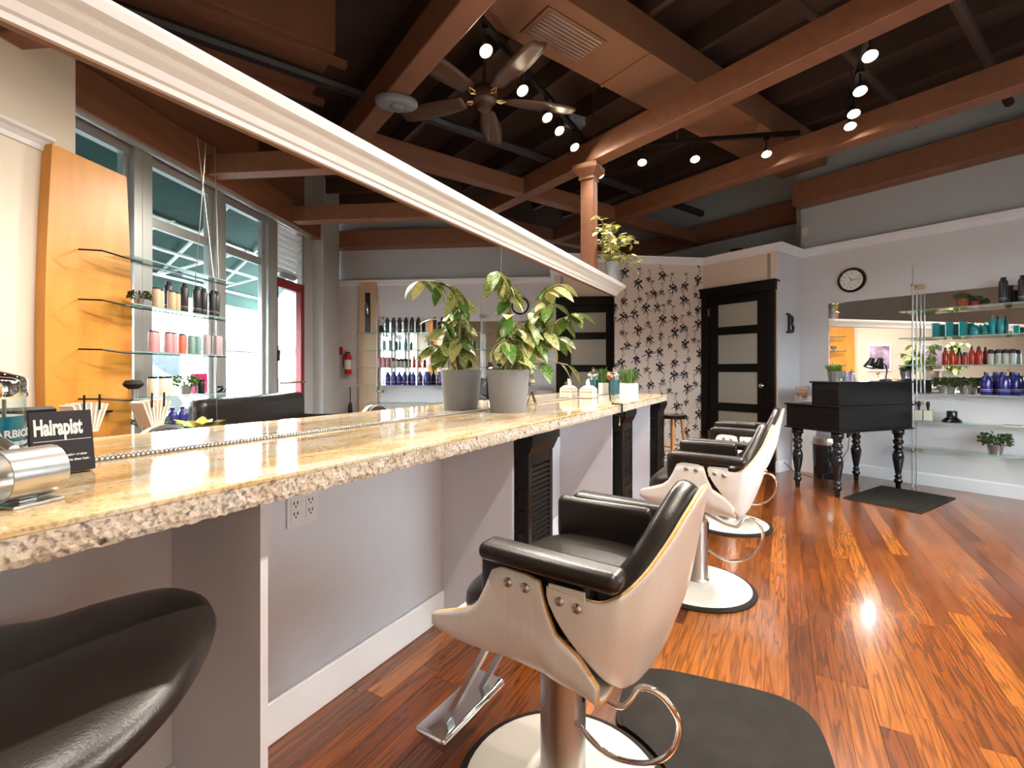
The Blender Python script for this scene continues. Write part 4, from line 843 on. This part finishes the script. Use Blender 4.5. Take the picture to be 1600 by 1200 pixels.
put('brochure_clip', B(-.02, .12, .07, .10, .86, .875), 'black', bp_)
mp_ = barrel('curved_panel', 'tall bowed maple panel at the end of the wall shelves', P1-.002, -.46, .24, .31, .05, 2.60, 'maple', 'ply_edge', 'r')
put('black_strip', B(-.04, .04, .05, .062, 1.77, 2.40), 'black', mp_); put('dryer_hook', MB().tube([(.0, .06, 2.22), (.0, .12, 2.24), (.03, .14, 2.18), (.02, .10, 2.05)], .012), 'chrome', mp_, smooth=True)
# hanging glass shelves by the window
SL = (1.95, 1.62, 1.29, .96, .66)
for z, n_ in zip(SL, ('top', 'second', 'middle', 'fourth', 'lowest')):
    o = tag(put('hanging_glass_shelf', B(1.84, 2.86, -.55, -.33, z-.009, z), 'shelf_glass', rz=AR), 'glass shelf hung by the shop windows from cables, %s of five' % n_, 'shelf', 'hanging glass shelves by the windows')
    put('shelf_edge', B(1.84, 2.86, -.33, -.326, z-.009, z), 'sage', o)
    put('bracket_arm', MB().tube([(1.68, -.57, z+.006), (1.72, -.44, z+.004), (1.85, -.40, z-.013), (1.98, -.40, z-.013)], .006), 'black', o); put('bracket_bar', B(1.95, 2.92, -.46, -.44, z-.016, z-.0095), 'black', o)
t = thing('shelf_cables', 'thin steel cables hanging the window shelves from the beam', 'cable', R(0, 0), AR)
for a, b in (((2.50, -.40, 3.10), (2.62, -.345, 1.95)), ((2.60, -.40, 3.10), (2.66, -.545, 1.95)), ((2.70, -.40, 3.10), (2.68, -.345, 1.95)), ((2.62, -.345, 1.95), (2.66, -.345, .66)), ((2.66, -.545, 1.95), (2.62, -.545, .66))): put('cable', MB().tube([a, b], .0035, 5), 'steel', t)
row('kraft', SL[1], [(2.10, -.40), (2.17, -.44), (2.24, -.40), (2.31, -.42)], 'kraft paper product tube on the hanging second shelf', 'kraft tubes by the window')
row('black', SL[1], [(2.30, -.48), (2.40, -.43), (2.52, -.42), (2.62, -.44), (2.70, -.42), (2.77, -.44)], 'tall charcoal can on the hanging second shelf', 'charcoal cans by the window')
row('pink', SL[2], [(2.09, -.42), (2.15, -.45), (2.21, -.40), (2.28, -.42)], 'pink bottle on the hanging middle shelf', 'pink bottles by the window')
row('coral', SL[2], [(2.34, -.40), (2.40, -.44)], 'coral bottle on the hanging middle shelf', 'coral bottles by the window')
row('sage', SL[2], [(2.46, -.42), (2.53, -.42)], 'sage green bottle on the hanging middle shelf', 'sage bottles by the window'); row('lilac', SL[2], [(2.60, -.40), (2.66, -.44), (2.72, -.40), (2.78, -.42)], 'lilac grey bottle on the hanging middle shelf', 'lilac bottles by the window')
row('cream', SL[3], [(2.09, -.42), (2.18, -.42), (2.26, -.45)], 'cream jar with black lid on the hanging fourth shelf', 'cream jars by the window')
row('navy', SL[4], [(2.28, -.43), (2.38, -.43)], 'navy blue bottle on the lowest hanging shelf', 'navy bottles by the window'); row('blackjar', SL[3], [(2.54, -.40)], 'short black jar before the magenta box', 'black jar by the window')
tag(put('magenta_box', B(-.07, .07, -.02, .02, 0, .17).box(-.045, .045, .02, .021, .03, .13), 'magenta', loc=R(2.62, -.48, SL[3]+.0005), rz=AR), 'magenta patterned box on the hanging fourth shelf', 'box')
tinpot(R(2.00, -.44, SL[1]+.0005), 'small dark plant in a tin pot on the hanging second shelf', .6, 'bush', 'darkgreen', 21)
tinpot(R(2.40, -.42, SL[3]+.0005), 'leafy green plant in a tin pot on the hanging fourth shelf', .8, 'bush', 'green', 22)
tinpot(R(2.08, -.42, SL[4]+.0005), 'grey green sprig plant on the lowest hanging shelf', 1.0, 'bush', 'sage', 23)
t = thing('neck_duster', 'barber neck duster with black bristles on the hanging fourth shelf', 'brush', R(1.89, -.38, SL[3]+.0005), 0)
put('handle', MB().lathe([(.026, 0), (.026, .05), (.03, .065)], 18), 'steel', t, smooth=True); put('bristles', MB().lathe([(.03, .065), (.055, .085), (.062, .10), (.045, .125), (.002, .13)], 20), 'hair', t, smooth=True)
t = thing('hair_claw', 'black hair claw clip at the end of the hanging fourth shelf', 'hair clip', R(2.77, -.40, SL[3]+.0005), AR)
for k in range(6): a = -.9+k*.36; put('tooth', MB().tube([(.0, 0, .05), (.045*math.sin(a), .03, .03), (.06*math.sin(a), .0, .004)], .006, 6), 'black', t)
put('spine', B(-.02, .02, -.012, .012, .04, .06), 'black', t)
for k, (p, r_, lab) in enumerate(((1.60, -.44, 'fanned bundle of magazines in a clip by the orange panel foot'), (1.90, -.255, 'fanned bundle of magazines in a clip beside the hanging shelves'))):
    t = thing('magazine_rack', lab, 'magazines', R(p, r_, 0), AR)
    put('stand', MB().tube([(0, .0, 0), (0, .0, .78)], .01).lathe([(.08, 0), (.08, .01)], 16), 'black', t)
    for q in range(7): a = (q-3)*.13; put('magazine', B(-.006, .006, -.05, .05, 0, .19), 'paper' if q % 2 else 'cream_b', t, loc=(a*.10, 0, .76)).rotation_euler = (0, a, 0)
    put('prong', MB().tube([(-.05, .055, .9), (-.05, .055, 1.0)], .006).tube([(.05, .055, .9), (.05, .055, 1.0)], .006), 'black', t)
# framed pictures on the cream wall block (seen in the far mirror)
for p, n_ in ((.95, 'near the orange panel'), (-.1, 'far from the orange panel')):
    t = thing('framed_picture', 'framed colourful abstract picture on the cream wall, ' + n_, 'picture', R(p, -.649, 1.15), AR)
    put('frame', B(-.24, .24, 0, .02, 0, .62), 'trim_white', t); put('print', B(-.20, .20, .02, .021, .04, .58), 'artprint', t)
# black sofa by the window
t = thing('leather_sofa', 'black leather sofa with its back to the shop windows', 'sofa', R(3.84, -.50), AR)
put('backrest', rbox(-.92, .92, -.42, -.20, .30, .885, .09, 6), 'leather', t, smooth=True, angle=0); put('seat_base', rbox(-.90, .90, -.36, .32, .10, .32, .03), 'leather', t, smooth=True, angle=0)
for x in (-.42, .42): put('seat_cushion', rbox(x-.41, x+.41, -.20, .34, .32, .46, .05), 'leather', t, smooth=True, angle=0)
for x in (-.87, .87): put('sofa_arm', rbox(x-.07, x+.07, -.36, .34, .12, .60, .05), 'leather', t, smooth=True, angle=0)
for x in (-.8, .8):
    for y in (-.3, .25): put('leg', MB().lathe([(.02, 0), (.025, .11)], 10, x, y), 'chrome', t)
# fire extinguisher and alarm on the corner
t = thing('fire_extinguisher', 'red fire extinguisher on the corner wall by the entrance', 'extinguisher', R(P1-.07, -.78, 1.10), 0)
put('tank', MB().lathe([(.05, 0), (.055, .01), (.055, .27), (.04, .31), (.02, .33)], 20), 'red', t, smooth=True); put('paper_label', MB().lathe([(.0556, .08), (.0556, .23)], 20, cap=False), 'paper', t, smooth=True); put('valve', B(-.015, .015, -.05, .03, .33, .36).box(-.01, .01, -.07, .0, .37, .38), 'black', t); put('hose', MB().tube([(0, -.03, .34), (0, -.075, .28), (0, -.072, .12)], .008), 'black', t)
tag(put('alarm_pull', B(-.05, .0, -.045, .045, 0, .12).box(-.056, -.05, -.03, .03, .03, .09), 'red', loc=R(P1-.0005, -.94, 1.42), rz=AR), 'red fire alarm box on the corner wall', 'alarm')
t = thing('umbrella', 'closed black umbrella standing in the corner by the extinguisher', 'umbrella', R(6.08, -.72, 0), 0); put('canopy', MB().lathe([(.004, 0), (.012, .08), (.045, .35), (.03, .62), (.01, .66)], 12), 'black', t, smooth=True); put('handle', MB().tube([(0, 0, .65), (0, 0, .86), (.02, 0, .89), (.045, 0, .87)], .008), 'black', t, smooth=True)
# ================================================================== CEILING FITTINGS
def aim(o, d_): o.rotation_euler = Vector(d_).to_track_quat('-Z', 'Y').to_euler()
ZTR = 3.35
for a, b, lab in ((K(.3, 1.64), K(4.95, 1.64), 'long black lighting track above the mirror'), (K(.5, -.5), K(5.15, -.5), 'black lighting track above the walkway'), (K(4.62, 1.25), K(5.15, -.15), 'black lighting track before the far beam')):
    A_, B_ = Vector(a[:2]), Vector(b[:2]); L = (B_-A_).length; t = tag(put('light_track', B(0, L, -.018, .018, ZTR, ZTR+.035), 'black', loc=(A_.x, A_.y, 0), rz=math.atan2(B_.y-A_.y, B_.x-A_.x)), lab, 'light track')
    for x in (.4, L-.4): put('hanger', MB().tube([(x, 0, ZTR+.03), (x, 0, CZ if L > 2 else 3.49)], .006, 6), 'steel', t)
proto = {}
def lamp(s, d_, lab, group, tilt=(0, 0, -1), power=1.0, z=3.2):
    x, y, _ = K(s, d_); t = thing('track_spotlight', lab, 'spotlight', (x, y, z), 0, group)
    put('adapter', B(-.02, .02, -.02, .02, ZTR-z-.03, ZTR-z), 'black', t); put('stem', MB().tube([(0, 0, ZTR-z-.02), (0, 0, .05)], .006, 6), 'black', t)
    h = put('lamp_head', MB().lathe([(.012, .06), (.018, .055), (.02, .02), (.045, -.02), (.043, -.021), (.016, .015)], 18, cap=False), 'charcoal', t, smooth=True)
    put('bulb', MB().lathe([(.002, -.020), (.034, -.018), (.030, -.006), (.002, .012)], 16), 'bulb', h, smooth=True); aim(h, tilt)
    L_ = bpy.data.lights.new('halogen', 'SPOT'); L_.energy = LAMP_W*power; L_.color = (1, .91, .80); L_.spot_size = math.radians(125); L_.spot_blend = .8; L_.shadow_soft_size = .035
    q = link('halogen', L_, h); q.location = (0, 0, -.025); return t
G1 = 'spotlights on the mirror track'; T1 = 'small halogen spotlight on the track above the mirror'
for s in (.7, 1.4, 2.54, 3.03, 3.45, 3.69, 4.03, 4.74): lamp(s, 1.64, T1, G1, (.4, -.5, -1))  # lamps nearest the camera are out of view, added for light there
G2 = 'spotlights on the walkway track'; T2 = 'small halogen spotlight on the track above the walkway'
for s in (.8, 1.5, 2.2, 2.9, 3.81, 4.25, 4.60, 4.82): lamp(s, -.5, T2, G2, (-.35, .2, -1) if s < 3.5 else (-.25, -.45, -1), 1.15)  # the near lamps, out of view overhead, are added to light the chairs
G3 = 'spotlights on the far track'; T3 = 'small halogen spotlight on the short track before the far beam'
for s, d_ in ((4.65, 1.18), (4.83, .72), (5.05, .12)): lamp(s, d_, T3, G3, (-.1, -.5, -1))
# ceiling fan
t = thing('ceiling_fan', 'brown ceiling fan with five broad leaf blades between the beams', 'fan', (-.21, 3.62, 3.22), .25)
put('down_rod', MB().tube([(0, 0, .1), (0, 0, CZ-3.22)], .015), 'fan_brown', t, smooth=True); put('canopy', MB().lathe([(.02, CZ-3.32), (.07, CZ-3.22)], 16), 'fan_brown', t, smooth=True)
put('motor', MB().lathe([(.02, -.08), (.05, -.07), (.06, -.03), (.09, -.01), (.10, .04), (.08, .09), (.03, .12)], 24), 'fan_brown', t, smooth=True); put('pull_chain', MB().tube([(.03, 0, -.06), (.03, 0, -.30)], .002, 5), 'steel', t)
bm_ = MB().grid(lambda i, j: (.17+.56*i, (2*j-1)*(.040+.050*math.sin(PI*min(1, .1+.75*i)))*(1 if i < .97 else .8), .012*(2*j-1)), 12, 4).mesh('blade', 'fan_brown', True)
for k in range(5):
    b_ = link('blade', bm_, t, (0, 0, .02), k*2*PI/5); m_ = b_.modifiers.new('s', 'SOLIDIFY'); m_.thickness = .008
    put('blade_iron', MB().tube([(.08, 0, .0), (.13, .02, -.005), (.18, .0, .012)], .009, 6).tube([(.08, 0, .0), (.13, -.02, -.005), (.18, .0, .012)], .009, 6), 'gold', b_, loc=(0, 0, -.01))
tag(put('oval_speaker', MB().lathe([(.10, -.055), (.135, -.05), (.15, -.035), (.15, -.01), (.14, 0)], 32, sy=.62).lathe([(.045, -.062), (.05, -.055)], 20), 'pot_grey', loc=R(1.36, 3.22, 3.099), rz=.2, smooth=True, angle=0), 'grey oval speaker hung under the ceiling beam', 'speaker')
# ducts
t = thing('air_duct', 'wide brown boxed air duct with a grille above the beams', 'duct', R(0, 0, 0), AR)
put('duct_body', B(1.6, 6.1, 2.20, 2.69, 3.50, 3.77), 'duct', t, bevel=.004); gr = put('grille', B(2.0, 2.55, 2.30, 2.60, 3.488, 3.50), 'duct', t)
for k in range(9): put('grille_bar', B(2.03, 2.52, 2.32+k*.03, 2.33+k*.03, 3.480, 3.489), 'tin', gr)
put('duct_seam', B(2.9, 2.93, 2.195, 2.695, 3.492, 3.50), 'duct', t)
t = thing('air_duct', 'brown flat duct box with battens above the mirror', 'duct', R(0, 0, 0), AR)
put('duct_body', B(-1.8, 1.0, 3.45, 4.2, 3.42, 3.9), 'duct', t, bevel=.004)
for r_ in (3.5, 4.1): put('batten', B(-1.8, 1.10, r_, r_+.06, 3.38, 3.42), 'beam', t)
tag(put('junction_box', B(-.09, .09, -.06, .06, 0, .09).box(-.05, .05, -.08, -.06, .01, .05), 'pot_grey', loc=(.60, 4.55, 3.50), rz=.5, bevel=.01), 'grey metal junction box beside the air duct', 'box')
tag(put('duct_collar', MB().lathe([(.10, 0), (.105, .01), (.105, .12), (.10, .13)], 24), 'tin', loc=(-.13, 5.4, 3.28), smooth=True), 'round metal duct collar above the cross beam', 'duct')
tag(put('security_speaker', B(-.12, .12, -.07, .07, 0, .10), 'black', loc=R(5.95, 3.15, 2.601), rz=AR+.3, bevel=.006), 'black box on top of the door enclosure', 'box')
tag(put('sensor_box', B(-.03, .0, -.03, .03, 0, .09), 'cream_b', loc=R(P1+.02, 2.47, 2.78), rz=AR, bevel=.004), 'small cream sensor box on the grey upper wall', 'sensor')
# ================================================================== STREET
struct(put('ground_street', B(-60, 90, -70, RW-.12, -.25, -.14), 'asphalt', rz=AR), 'pale street outside the shop windows')
t = thing('awning', 'dark green awning on a white tube frame outside the windows', 'awning', R(0, 0), AR)
AP = [(RW-.15, 3.40), (RW-1.35, 2.36), (RW-1.37, 2.36), (RW-1.37, 2.14), (RW-1.385, 2.14), (RW-1.385, 2.38), (RW-.15, 3.43)]
put('canopy', MB().add([(x, y, z) for x in (-1.0, 6.6) for y, z in AP], [(0,1,5,6), (1,2,3,4,5), (13,12,8,7), (12,11,10,9,8)]+[(k, (k+1) % 7, 7+(k+1) % 7, 7+k) for k in range(7)]), 'awning', t)
for p in (-.6, .9, 2.3, 3.1, 4.2, 5.2, 6.3): put('frame_tube', MB().tube([(p, RW-.13, 3.36), (p, RW-1.33, 2.33)], .02, 8).tube([(p, RW-.13, 2.60), (p, RW-1.33, 2.33)], .018, 8), 'tube_white', t, smooth=True)
for y, z in ((RW-1.33, 2.34), (RW-.75, 2.82), (RW-.7, 2.47)): put('frame_rail', MB().tube([(-1, y, z), (6.6, y, z)], .02, 8), 'tube_white', t, smooth=True)
def car(loc, rz, m, lab):
    t = thing('parked_car', lab, 'car', loc, rz, None)
    def loft(secs): 
        mb = MB(); n = len(secs[0]); vs_ = [q for s_ in secs for q in s_]
        return mb.add(vs_, [(j*n+k, j*n+(k+1) % n, (j+1)*n+(k+1) % n, (j+1)*n+k) for j in range(len(secs)-1) for k in range(n)]+[tuple(range(n))[::-1], tuple((len(secs)-1)*n+k for k in range(n))])
    sec = lambda x, w_, z0, z1: [(x, -w_, z0), (x, w_, z0), (x, w_*1.02, (z0+z1)/2), (x, w_*.93, z1), (x, -w_*.93, z1), (x, -w_*1.02, (z0+z1)/2)]
    b_ = put('body', loft([sec(-2.2, .75, .35, .75), sec(-2.0, .86, .28, .95), sec(-1, .9, .25, 1.0), sec(.8, .9, .25, .98), sec(1.9, .86, .28, .82), sec(2.2, .72, .35, .65)]), m, t, bevel=.04)
    put('glass_house', loft([sec(-1.75, .74, .95, .97), sec(-1.2, .70, .95, 1.42), sec(.2, .70, .95, 1.45), sec(1.0, .76, .95, .98)]), 'carglass', t); put('roof', loft([sec(-1.2, .68, 1.42, 1.46), sec(.2, .68, 1.45, 1.49)]), m, t)
    for x in (-1.35, 1.35):
        for y in (-.85, .85): w_ = put('wheel', MB().lathe([(.12, -.1), (.30, -.1), (.33, -.06), (.33, .06), (.30, .1), (.12, .1)], 20), 'black', t, loc=(x, y, .33), smooth=True); w_.rotation_euler = (PI/2, 0, 0)
    return t
car(R(9.5, -9.0, -.14), AR+.2, 'carwhite', 'white car parked across the street, closest to the door'); car(R(5.2, -11.5, -.14), AR, 'carblue', 'blue car parked across the street'); car(R(16, -14, -.14), AR+.1, 'carwhite', 'white car parked farther along the street beside the lamp post'); car(R(-1.5, -13.5, -.14), AR, 'carwhite', 'white car parked across from the glass shelves')
t = thing('street_lamp', 'thin grey street lamp post across the street', 'street lamp', R(15.5, -10, -.14), 0); put('post', MB().lathe([(.09, 0), (.05, 7.5)], 10), 'concrete', t, smooth=True); put('lamp_arm', MB().tube([(0, 0, 7.4), (1.2, 0, 7.7)], .04), 'concrete', t)
tag(put('bridge', B(-60, 90, -46, -43, 4.0, 5.4).box(-20, -18, -46, -43, -.14, 4).box(10, 12, -46, -43, -.14, 4).box(40, 42, -46, -43, -.14, 4), 'concrete', rz=AR), 'grey concrete bridge crossing behind the parked cars', 'bridge')
for x, h, lab in ((-8, 3.2, 'low dark hedge row behind the blue car'), (22, 3.6, 'low dark hedge row behind the white car')): tag(put('hedge', rbox(x-14, x+14, -32, -29, -.2, h, .8), 'hedge', rz=AR, smooth=True, angle=0), lab, 'hedge')

# leafy plant on a stand beside the window shelves (seen in the mirror)
t = thing('plant_stand', 'small black pedestal before the hanging glass shelves', 'stand', (1.66, 1.22, 0), 0)
put('stand_top', MB().lathe([(.13, .60), (.14, .605), (.14, .62), (.13, .625)], 24), 'black', t, smooth=True); put('stem', MB().lathe([(.14, 0), (.14, .015), (.03, .03), (.025, .60)], 18), 'black', t, smooth=True)
pl_ = thing('broadleaf_plant', 'low leafy plant in a white pot on the black pedestal', 'plant', (1.66, 1.22, .6255), 0)
pot(pl_, .06, .08, .11, 'pot_white')
for k in range(16):
    a = k*2.4; place_leaf(pl_, lm1 if k % 2 else lm2, (.02*math.cos(a), .02*math.sin(a), .09), (math.cos(a), math.sin(a), .9-.03*k), .17, .2)
